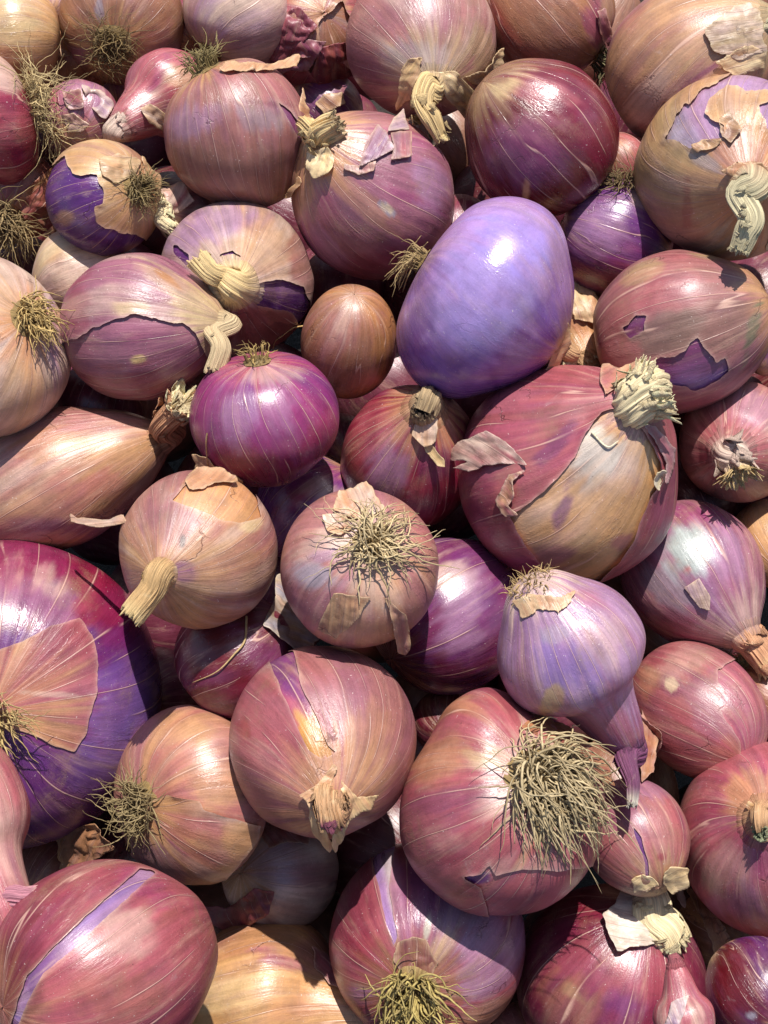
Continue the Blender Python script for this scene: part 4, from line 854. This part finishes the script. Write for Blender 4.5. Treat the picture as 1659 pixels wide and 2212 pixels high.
S(48, (1082, 1756), 218, 232, 10.0, root=(1178, 1690), col=['rose', 'dusty', 'tan'], icol=['rose', 'wine', 'plum'], igloss=.5, gloss=.45, veins=26, lump=.8, rend='pale', renda=.7, res=1.0,
  bare=[[(1003, 1892), (1040, 1885), (1058, 1862), (1070, 1888), (1130, 1874), (1200, 1880), (1290, 1868), (1340, 1960), (1180, 2020), (1060, 1990), (1040, 1914)]], jag=3, lift=3,
  iblots=[((1035, 1895, 26, 16), 'deep', .9, 4)],
  blots=[((950, 1640, 70, 50, -20), 'tan', .5, 22), ((1040, 1640, 40, 20), 'cream', .6, 14), ((930, 1800, 60, 90, 10), 'mauve', .4, 26), ((1000, 1730, 90, 26, -10), 'plum', .4, 16), ((1180, 1950, 160, 60, -20), 'brick', .6, 16), ((1150, 1880, 110, 30), 'pale', .3, 20), ((980, 1850, 30, 14), 'red', .5, 8), ((1240, 1920, 60, 60, 20), 'plum', .35, 18)],
  roots=dict(n=230, len=165, plate=64, dir=(.35, .9), r=3.4, col='#bdae80', droop=.28, fan=.9, out=.5, sink=.24, thick=.18, kink=.6, seg=16),
  bumps=[(1045, 1520, 75, 52), (985, 1560, 50, 18)],
  flakes=[dict(poly=[(1120, 1575), (1160, 1545), (1230, 1580), (1290, 1640), (1315, 1700), (1290, 1690), (1240, 1630), (1180, 1600)], anchor=(1180, 1610), col=('brick', 'orange'), lift=10, crumple=4, edge='peach')],
  label='large rose onion in the lower right half with the thickest mat of straw coloured roots')
S(49, (415, 1716), 190, 146, 8.7, root=(305, 1742), col=['tan', 'dusty', 'pale'], icol=['dusty', 'tan', 'rose'], igloss=.45, gloss=.45, veins=16, lump=.8,
  keep=[[(322, 1760), (330, 1731), (365, 1716), (434, 1731), (441, 1749), (507, 1768), (558, 1782), (549, 1818), (514, 1862), (450, 1940), (380, 1940), (290, 1900), (290, 1820)]], jag=3, lift=12, liftw=14,
  iblots=[((400, 1590, 60, 50, 20), 'tan', .4, 24), ((380, 1640, 50, 30, -30), 'rose', .5, 16), ((480, 1620, 30, 40), 'mauve', .4, 16), ((470, 1700, 60, 50), 'tan', .6, 20)],
  blots=[((430, 1790, 70, 30, 10), 'rose', .45, 18), ((520, 1810, 40, 40), 'tan', .7, 16), ((330, 1870, 70, 50, 30), 'purple', .55, 16), ((430, 1870, 50, 30), 'rose', .4, 14)],
  roots=dict(n=150, len=70, plate=44, dir=(-.1, .1), r=2.1, col='#948659', droop=.1, fan=1.5, curl=1.8, thick=.2),
  label='tan onion with a loose papery skin sheet and a root ball on its left')
S(50, (605, 1882), 128, 126, 6.6, neck=(690, 1880), back=True, col=['pale', 'mauve', 'dusty'], gloss=.5, veins=8,
  blots=[((590, 1870, 60, 50), 'grey', .5, 26), ((600, 1970, 100, 30), 'brown', .5, 20)],
  flakes=[dict(poly=[(560, 1745), (600, 1775), (670, 1800), (660, 1830), (620, 1822), (585, 1835), (560, 1800)], anchor=(600, 1770), col=('brick', 'dusty'), lift=5, crumple=3)],
  label='shaded grey lilac onion in the hollow under the tan and the striped pink onions')
S(51, (1372, 1806), 112, 126, 8.3, neck=(1415, 1905), col=['dusty', 'rose', 'plum'], gloss=.45, veins=8, nend='olive', lump=.8, nenda=.6,
  blots=[((1340, 1750, 60, 50, 20), 'plum', .6, 20), ((1400, 1700, 50, 26), 'lilac', .4, 16), ((1380, 1880, 90, 30), 'brown', .4, 18), ((1430, 1850, 10, 9), 'red', .6, 4)],
  flakes=[dict(poly=[(1365, 1895), (1390, 1885), (1425, 1900), (1400, 1915), (1372, 1920)], anchor=(1395, 1905), col=('straw', 'bone'), lift=6, crumple=4),
          dict(poly=[(1428, 1890), (1440, 1868), (1468, 1870), (1475, 1905), (1450, 1925), (1430, 1905)], anchor=(1435, 1910), col=('straw', 'bone'), lift=16, crumple=5)],
  bare=[[(1363, 1778), (1385, 1810), (1400, 1860), (1403, 1900), (1394, 1900), (1392, 1862), (1376, 1815)]], icol=['purple', 'deep', 'plum'], jag=2, lift=2,
  label='rose brown onion with a thin violet crack, right of the thick root mat')
S(52, (1668, 1812), 205, 232, 8.1, neck=(1655, 1780), col=['rose', 'dusty', 'mauve'], gloss=.45, veins=14, taper=.0, nend='magenta', nenda=.3, twist=.4, lump=.8,
  blots=[((1620, 1720, 60, 60, 30), 'tan', .6, 20), ((1530, 1760, 30, 60, 30), 'wine', .5, 18), ((1560, 1870, 60, 50), 'pale', .3, 24), ((1590, 1950, 60, 40), 'lilac', .4, 22), ((1650, 1860, 26, 60), 'magenta', .5, 16)],
  npath=[(1650, 1790, 22), (1640, 1792, 40)], nr=[36, 28, 25, 24], ncol='tan', tipcol='#8f9472', fray=6, frayl=.4, nflat=.6,
  flakes=[dict(poly=[(1618, 1750), (1625, 1742), (1680, 1790), (1680, 1810), (1640, 1780)], anchor=(1680, 1795), col=('peach', 'straw'), lift=20, crumple=3, edge='straw')],
  nlat=73,
  label='large rose onion cut by the right edge with a grey green dried neck end')
S(53, (-72, 1762), 136, 190, 9.5, neck=(-8, 1930), col=['rose', 'pale', 'mauve'], gloss=.45, veins=12, taper=.6, nend='rose', nenda=.4,
  blots=[((20, 1700, 40, 60), 'rose', .4, 20)],
  npath=[(20, 1952, 4), (62, 1944, 10), (112, 1938, 12)], nr=[60, 46, 36, 32, 28], ncol='#c07f8c', tipcol='bone', fray=12, frayl=.6, nflat=.8, nrough=.8,
  label='pink onion almost outside the left edge whose thick pink neck sticks into the picture')
S(54, (218, 2092), 226, 246, 8.0, neck=(420, 2010), back=True, col=['rose', 'wine', 'brown'], icol=['lilac', 'purple', 'blue'], igloss=.7, gloss=.55, veins=14, lump=.8, twist=.2, nenda=.2, renda=.4,
  bare=[[(300, 1880), (322, 1882), (334, 1888), (295, 1925), (262, 1955), (218, 1995), (155, 2055), (98, 2100), (60, 2170), (44, 2212), (28, 2212), (40, 2170), (62, 2105), (115, 2050), (172, 1995), (222, 1948), (258, 1918)]], jag=3, lift=2.5,
  iblots=[((100, 2100, 60, 60), 'purple', .7, 30)],
  blots=[((270, 2010, 60, 60), 'pale', .45, 24), ((320, 1920, 60, 30, 30), 'magenta', .45, 18), ((380, 2060, 40, 60), 'rose', .45, 20), ((100, 2000, 50, 100, 30), 'red', .35, 24), ((260, 2150, 120, 60), 'brown', .4, 30), ((45, 2130, 40, 120, 10), 'dark', .5, 24)],
  label='big dusty red onion in the lower left corner with a narrow violet stripe across it')
S(55, (590, 2160), 175, 188, 7.6, neck=(760, 2200), col=['tan', 'dusty', 'orange'], gloss=.5, veins=16, taper=.5, nend='tan', nenda=.5,
  blots=[((560, 2030, 120, 40, 10), 'brown', .6, 20), ((610, 2075, 50, 14, 15), 'magenta', .6, 8), ((500, 2150, 90, 40), 'cream', .6, 24), ((640, 2170, 80, 40), 'peach', .5, 20), ((690, 2060, 40, 50, -30), 'dusty', .6, 16)],
  npath=[(800, 2205, 4), (850, 2205, 8), (895, 2205, 8)], nr=[56, 46, 40, 40, 38], ncol='#c39a5e', fray=14, nflat=.6,
  flakes=[dict(poly=[(670, 2050), (700, 2060), (740, 2120), (745, 2150), (710, 2130), (680, 2090)], anchor=(690, 2080), col=('rose', 'mauve'), lift=7, crumple=4),
          dict(poly=[(725, 2070), (760, 2100), (770, 2140), (830, 2110), (815, 2150), (770, 2170), (735, 2140)], anchor=(750, 2110), col=('wine', 'rose'), lift=10, crumple=7, edge='rose')],
  label='orange tan onion at the bottom edge with its neck pointing right under a root tuft')
S(56, (922, 2032), 210, 222, 8.6, root=(893, 2135), col=['rose', 'mauve', 'lilac'], icol=['lav', 'lilac', 'white'], igloss=.8, gloss=.6, veins=20, lump=.8, rend='brown', renda=.9,
  bare=[[(806, 1833), (830, 1815), (857, 1822), (846, 1884), (842, 1920), (850, 1972), (860, 2022), (852, 2040), (835, 1993), (824, 1935), (810, 1877)]], jag=2, lift=2.5,
  blots=[((760, 1960, 50, 110, 10), 'wine', .6, 22), ((780, 2060, 40, 50), 'red', .4, 20), ((930, 1920, 60, 90), 'purple', .55, 26), ((1050, 2060, 70, 100, 10), 'lilac', .65, 30), ((924, 2005, 8, 26, 8), 'white', .85, 5), ((960, 2040, 20, 50, 30), 'bone', .35, 12), ((1060, 2190, 80, 30, -30), 'tan', .5, 18), ((1000, 1970, 60, 30, -20), 'grey', .35, 18)],
  roots=dict(n=90, len=115, plate=44, dir=(.45, .75), r=3.2, col='#b3a45c', droop=.22, fan=1.0, thick=.16, seg=14),
  flakes=[dict(poly=[(850, 2070), (860, 2035), (890, 2022), (920, 2030), (945, 2080), (930, 2110), (870, 2110)], anchor=(900, 2110), col=('brown', 'wine'), lift=4, crumple=2, base=1.5)],
  label='lilac and rose onion with a pale violet stripe and yellow roots at its bottom')
S(57, (1320, 2118), 203, 198, 6.2, neck=(1392, 1990), col=['wine', 'red', 'plum'], gloss=.65, veins=12, taper=.0, nend='wine', nenda=.2, lump=.8,
  blots=[((1250, 2090, 80, 60), 'rose', .4, 30), ((1400, 2110, 70, 60), 'rose', .45, 26), ((1230, 2170, 60, 60), 'brown', .55, 26), ((1260, 1960, 100, 30), 'dark', .5, 20), ((1350, 2170, 40, 30), 'purple', .4, 14), ((1245, 2150, 30, 12, 40), 'olive', .4, 8)],
  npath=[(1412, 1985, 20), (1440, 2010, 30), (1455, 2042, 26)], nr=[30, 42, 44, 44], ncol='bone', tipcol='bone', fray=30, frayl=.35, nflat=.6, nrough=.8,
  flakes=[dict(poly=[(1305, 1990), (1335, 1962), (1345, 1940), (1405, 1937), (1412, 1960), (1410, 2040), (1360, 2052), (1332, 2062), (1316, 2030)], anchor=(1405, 1990), col=('white', 'pale'), lift=20, crumple=4, jag=4, grain=(1, .05), edge='white'),
          dict(poly=[(1445, 1905), (1452, 1900), (1475, 1945), (1474, 1965), (1458, 1950)], anchor=(1470, 1960), col=('white', 'mauve'), lift=14, crumple=3, edge='white')],
  label='wine red onion at the lower right with a flattened whitish split neck')
S(58, (1478, 2196), 66, 78, 7.0, neck=(1470, 2120), col=['rose', 'mauve', 'pale'], gloss=.5, taper=.6, nend='rose',
  fl=1, npath=[(1472, 2112, 2)], nr=[18, 16, 12], ncol='rose', fray=8,
  flakes=[dict(poly=[(1440, 2212), (1455, 2170), (1490, 2150), (1480, 2185), (1460, 2225)], anchor=(1470, 2200), col=('pale', 'lilac'), lift=8, crumple=3, edge='white')],
  label='small rose onion at the bottom edge, right of the wine red one')
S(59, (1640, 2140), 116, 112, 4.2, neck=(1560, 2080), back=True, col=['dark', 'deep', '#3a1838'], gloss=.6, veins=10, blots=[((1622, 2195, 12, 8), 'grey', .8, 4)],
  label='dark violet onion in shadow in the lower right corner')
S(60, (1545, 2010), 84, 80, 4.2, root=(1600, 2070), col=['brown', 'tan', 'dark'], gloss=.2, fl=1,
  roots=dict(n=50, len=60, plate=20, dir=(.3, .3), r=1.6, col='#3a3020', droop=.1, at=(1600, 2055)),
  flakes=[dict(poly=[(1490, 1930), (1520, 1940), (1560, 2000), (1590, 2060), (1550, 2070), (1530, 2010)], anchor=(1530, 1970), col=('brown', 'tan'), lift=12, crumple=6)],
  label='brown dry skinned onion in the dark gap above the violet one in the lower right')
# deeper ones glimpsed in the gaps
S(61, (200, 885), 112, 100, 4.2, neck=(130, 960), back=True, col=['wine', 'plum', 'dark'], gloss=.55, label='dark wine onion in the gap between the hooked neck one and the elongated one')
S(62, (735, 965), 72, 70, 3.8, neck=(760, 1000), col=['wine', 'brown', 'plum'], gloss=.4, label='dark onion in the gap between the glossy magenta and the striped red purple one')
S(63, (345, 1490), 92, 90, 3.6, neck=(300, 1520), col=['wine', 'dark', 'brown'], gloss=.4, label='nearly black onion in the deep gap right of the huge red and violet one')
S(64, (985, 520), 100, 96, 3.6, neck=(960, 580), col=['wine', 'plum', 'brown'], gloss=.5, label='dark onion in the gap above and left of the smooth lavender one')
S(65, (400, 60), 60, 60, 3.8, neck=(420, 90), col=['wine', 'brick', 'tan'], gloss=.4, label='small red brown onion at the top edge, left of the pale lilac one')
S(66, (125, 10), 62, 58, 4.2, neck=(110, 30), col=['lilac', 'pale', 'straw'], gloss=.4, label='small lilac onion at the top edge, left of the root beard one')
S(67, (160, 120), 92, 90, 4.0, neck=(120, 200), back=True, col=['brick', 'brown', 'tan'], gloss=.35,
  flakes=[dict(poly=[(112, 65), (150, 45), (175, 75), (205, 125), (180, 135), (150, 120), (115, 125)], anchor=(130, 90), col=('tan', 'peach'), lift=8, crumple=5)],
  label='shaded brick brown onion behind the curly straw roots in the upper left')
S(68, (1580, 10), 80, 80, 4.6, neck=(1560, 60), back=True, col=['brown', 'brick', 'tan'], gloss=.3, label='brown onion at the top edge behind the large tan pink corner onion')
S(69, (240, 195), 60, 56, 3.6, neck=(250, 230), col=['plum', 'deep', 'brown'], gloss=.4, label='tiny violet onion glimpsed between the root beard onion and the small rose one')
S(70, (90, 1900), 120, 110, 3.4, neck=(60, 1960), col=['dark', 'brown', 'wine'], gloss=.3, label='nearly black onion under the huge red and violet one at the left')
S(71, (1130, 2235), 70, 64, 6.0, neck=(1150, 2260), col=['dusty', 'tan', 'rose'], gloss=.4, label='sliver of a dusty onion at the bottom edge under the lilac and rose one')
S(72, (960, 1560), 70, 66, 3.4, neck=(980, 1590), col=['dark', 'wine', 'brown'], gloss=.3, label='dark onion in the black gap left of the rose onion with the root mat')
# ------------------------------------------------------------------ build
solve_depths()
for _o in ONIONS.values(): build(_o)

# filler onions added below and just outside the picture to keep the gaps dark: one shape, copied
fr = random.Random(11); proto = []
for k in range(3):
    nlf, nvf = 40, 26; U, T = np.meshgrid(np.linspace(0, 2*np.pi, nlf+1), (np.linspace(0, 1, nvf+1)-.5)*np.pi)
    rr_ = np.cos(T)*(1+.05*fbm(np.stack([np.cos(U)*1.5, np.sin(U)*1.5, T+k*5], -1), k, 2)); Vf = np.stack([np.cos(U)*rr_, np.sin(U)*rr_, np.sin(T)*(.92+.1*k)+.25*smooth(.7, 1, np.sin(T))], -1).reshape(-1, 3)*.03
    idx = np.arange((nvf+1)*(nlf+1)).reshape(nvf+1, nlf+1); Qf = np.stack([idx[:-1, :-1], idx[:-1, 1:], idx[1:, 1:], idx[1:, :-1]], -1).reshape(-1, 4)
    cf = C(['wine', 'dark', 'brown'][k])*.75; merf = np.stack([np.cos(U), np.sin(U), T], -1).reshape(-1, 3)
    proto.append((Vf, Qf, np.tile(np.r_[cf, .4], (len(Vf), 1)), merf))
meshes = {}
top_pts = [(o.ctr, max(o.A, o.B)) for o in ONIONS.values()]
for gy_ in range(-8, 9):
    for gx_ in range(-7, 8):
        x = gx_*.052+fr.uniform(-.008, .008)+(gy_ % 2)*.026; y = gy_*.050+fr.uniform(-.008, .008); z = .022+fr.uniform(-.006, .006)
        if abs(x) > .25 or abs(y) > .32: continue
        p = np.array([x, y, z]); sx_, sy_, _ = project(p); inside = -60 < sx_ < W_+60 and -60 < sy_ < H_+60
        if not inside: p[2] += .055  # unseen fillers beside the frame stand higher to block light
        for _ in range(24):
            qx, qy, qd = project(p); rp = .030/qd*F_
            if any(np.linalg.norm(p-w.ctr) < max(w.A, w.B)*.95+.030 or (math.hypot(qx-w.c[0], qy-w.c[1]) < max(w.a, w.b)*.95+rp and qd < w.d+.012) for w in ONIONS.values()): p[2] -= .006
        if p[2] < -.09: continue
        sx_, sy_, _ = project(p)
        k = fr.randint(0, 2)
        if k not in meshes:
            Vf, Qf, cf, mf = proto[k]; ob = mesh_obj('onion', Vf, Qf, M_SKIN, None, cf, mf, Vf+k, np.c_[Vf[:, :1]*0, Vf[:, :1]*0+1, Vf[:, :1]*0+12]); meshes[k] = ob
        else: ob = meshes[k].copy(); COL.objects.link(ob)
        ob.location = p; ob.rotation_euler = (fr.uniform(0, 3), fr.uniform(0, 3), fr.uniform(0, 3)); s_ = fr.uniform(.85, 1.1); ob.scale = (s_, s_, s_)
        ob['label'] = 'dark filler onion of the lower layer, added to keep the gaps dark'; ob['category'] = 'onion'; ob['group'] = 'filler onions added below to keep the gaps dark'

# loose dry skins that rest between the onions
def loose(o, fk, label, cat='onion skin'):
    ob = make_flake(o, None, fk, random.Random(hash_(label)), name='dry_onion_skin', top=True)
    ob['label'] = label; ob['category'] = cat; return ob
def hash_(s): return sum((i+1)*ord(c) for i, c in enumerate(s))
loose(ONIONS[49], dict(poly=[(130, 1800), (165, 1790), (220, 1775), (255, 1830), (215, 1850), (195, 1870), (160, 1930), (95, 2020), (78, 2015), (110, 1950), (140, 1880)], anchor=(180, 1850), col=('brown', 'orange'), lift=10, crumple=9, base=4, edge='tan'),
      'long crumpled brown dry skin hanging in the dark gap at the left')
loose(ONIONS[50], dict(poly=[(455, 1945), (500, 1955), (560, 1915), (595, 1920), (585, 1960), (515, 2010), (480, 1980)], anchor=(520, 1950), col=('wine', 'brick'), lift=14, crumple=7, base=6, edge='rose'),
      'curled dark red dry skin in the gap beside the shaded grey lilac onion')

loose(ONIONS[32], dict(poly=[(425, 975), (450, 985), (480, 1012), (530, 1030), (510, 1045), (455, 1035), (430, 1010)], anchor=(480, 1020), col=('brown', 'tan'), lift=8, crumple=5, base=3),
      'small brown scrap of dry skin below the glossy magenta onion')
loose(ONIONS[51], dict(poly=[(1385, 1555), (1398, 1530), (1420, 1600), (1408, 1680), (1385, 1700), (1375, 1640)], anchor=(1390, 1690), col=('orange', 'brick'), lift=10, crumple=5, base=10, edge='pale'),
      'orange brown scrap of dry skin beside the thin neck of the lilac teardrop onion')

def strand(pts, o, r, colr, label, lift=6):
    P_, N_ = surf_at(o, [p[0] for p in pts], [p[1] for p in pts], 8)
    path = catmull(P_+N_*lift*o.m, 30); V, Fc, CL = tube_mesh([path], [r*o.m], [C(colr)])
    ob = mesh_obj('loose_root', V, Fc, M_ROOT, None, np.clip(np.array(CL), 0, 1), origin=path.mean(0)); ob['label'] = label; ob['category'] = 'dry root'
strand([(532, 1335), (528, 1385), (505, 1415), (470, 1450), (420, 1472)], ONIONS[40], 2.6, '#b59a6a', 'single thin dry root lying across the dark wine onion')
strand([(452, 935), (450, 960), (453, 1008)], ONIONS[32], 2.4, '#c0a070', 'short dry root stuck upright on the left side of the glossy magenta onion')
strand([(655, 700), (628, 705), (605, 722), (590, 735), (585, 770)], ONIONS[23], 2.2, '#c09a60', 'thin bent dry root on the brick coloured flap of the bent neck onion')
strand([(1278, 935), (1310, 965), (1335, 952)], ONIONS[35], 3.0, '#d8ceb0', 'angular pale fibre lying on the front of the biggest pink onion', 5)

# what the heap stands on
bm_n = 60; gx, gy = np.meshgrid(np.linspace(-1.2, 1.2, bm_n), np.linspace(-1.2, 1.2, bm_n)); zmin = min([o.ctr[2]-max(o.A, o.B) for o in ONIONS.values()]+[-.12])
gz = zmin-.004+.006*fbm(np.stack([gx*9, gy*9, gx*0], -1), 3, 4)
idx = np.arange(bm_n*bm_n).reshape(bm_n, bm_n); Qg = np.stack([idx[:-1, :-1], idx[:-1, 1:], idx[1:, 1:], idx[1:, :-1]], -1).reshape(-1, 4)
g = mesh_obj('ground', np.stack([gx, gy, gz], -1).reshape(-1, 3), Qg, M_SOIL, None); g['kind'] = 'structure'; g['label'] = 'dark soil under the onion heap'
print('tris', sum(len(o.data.loops)-2*len(o.data.polygons) for o in bpy.data.objects if o.type == 'MESH'))
print('depths', {o.id: round(o.d, 3) for o in ONIONS.values()})
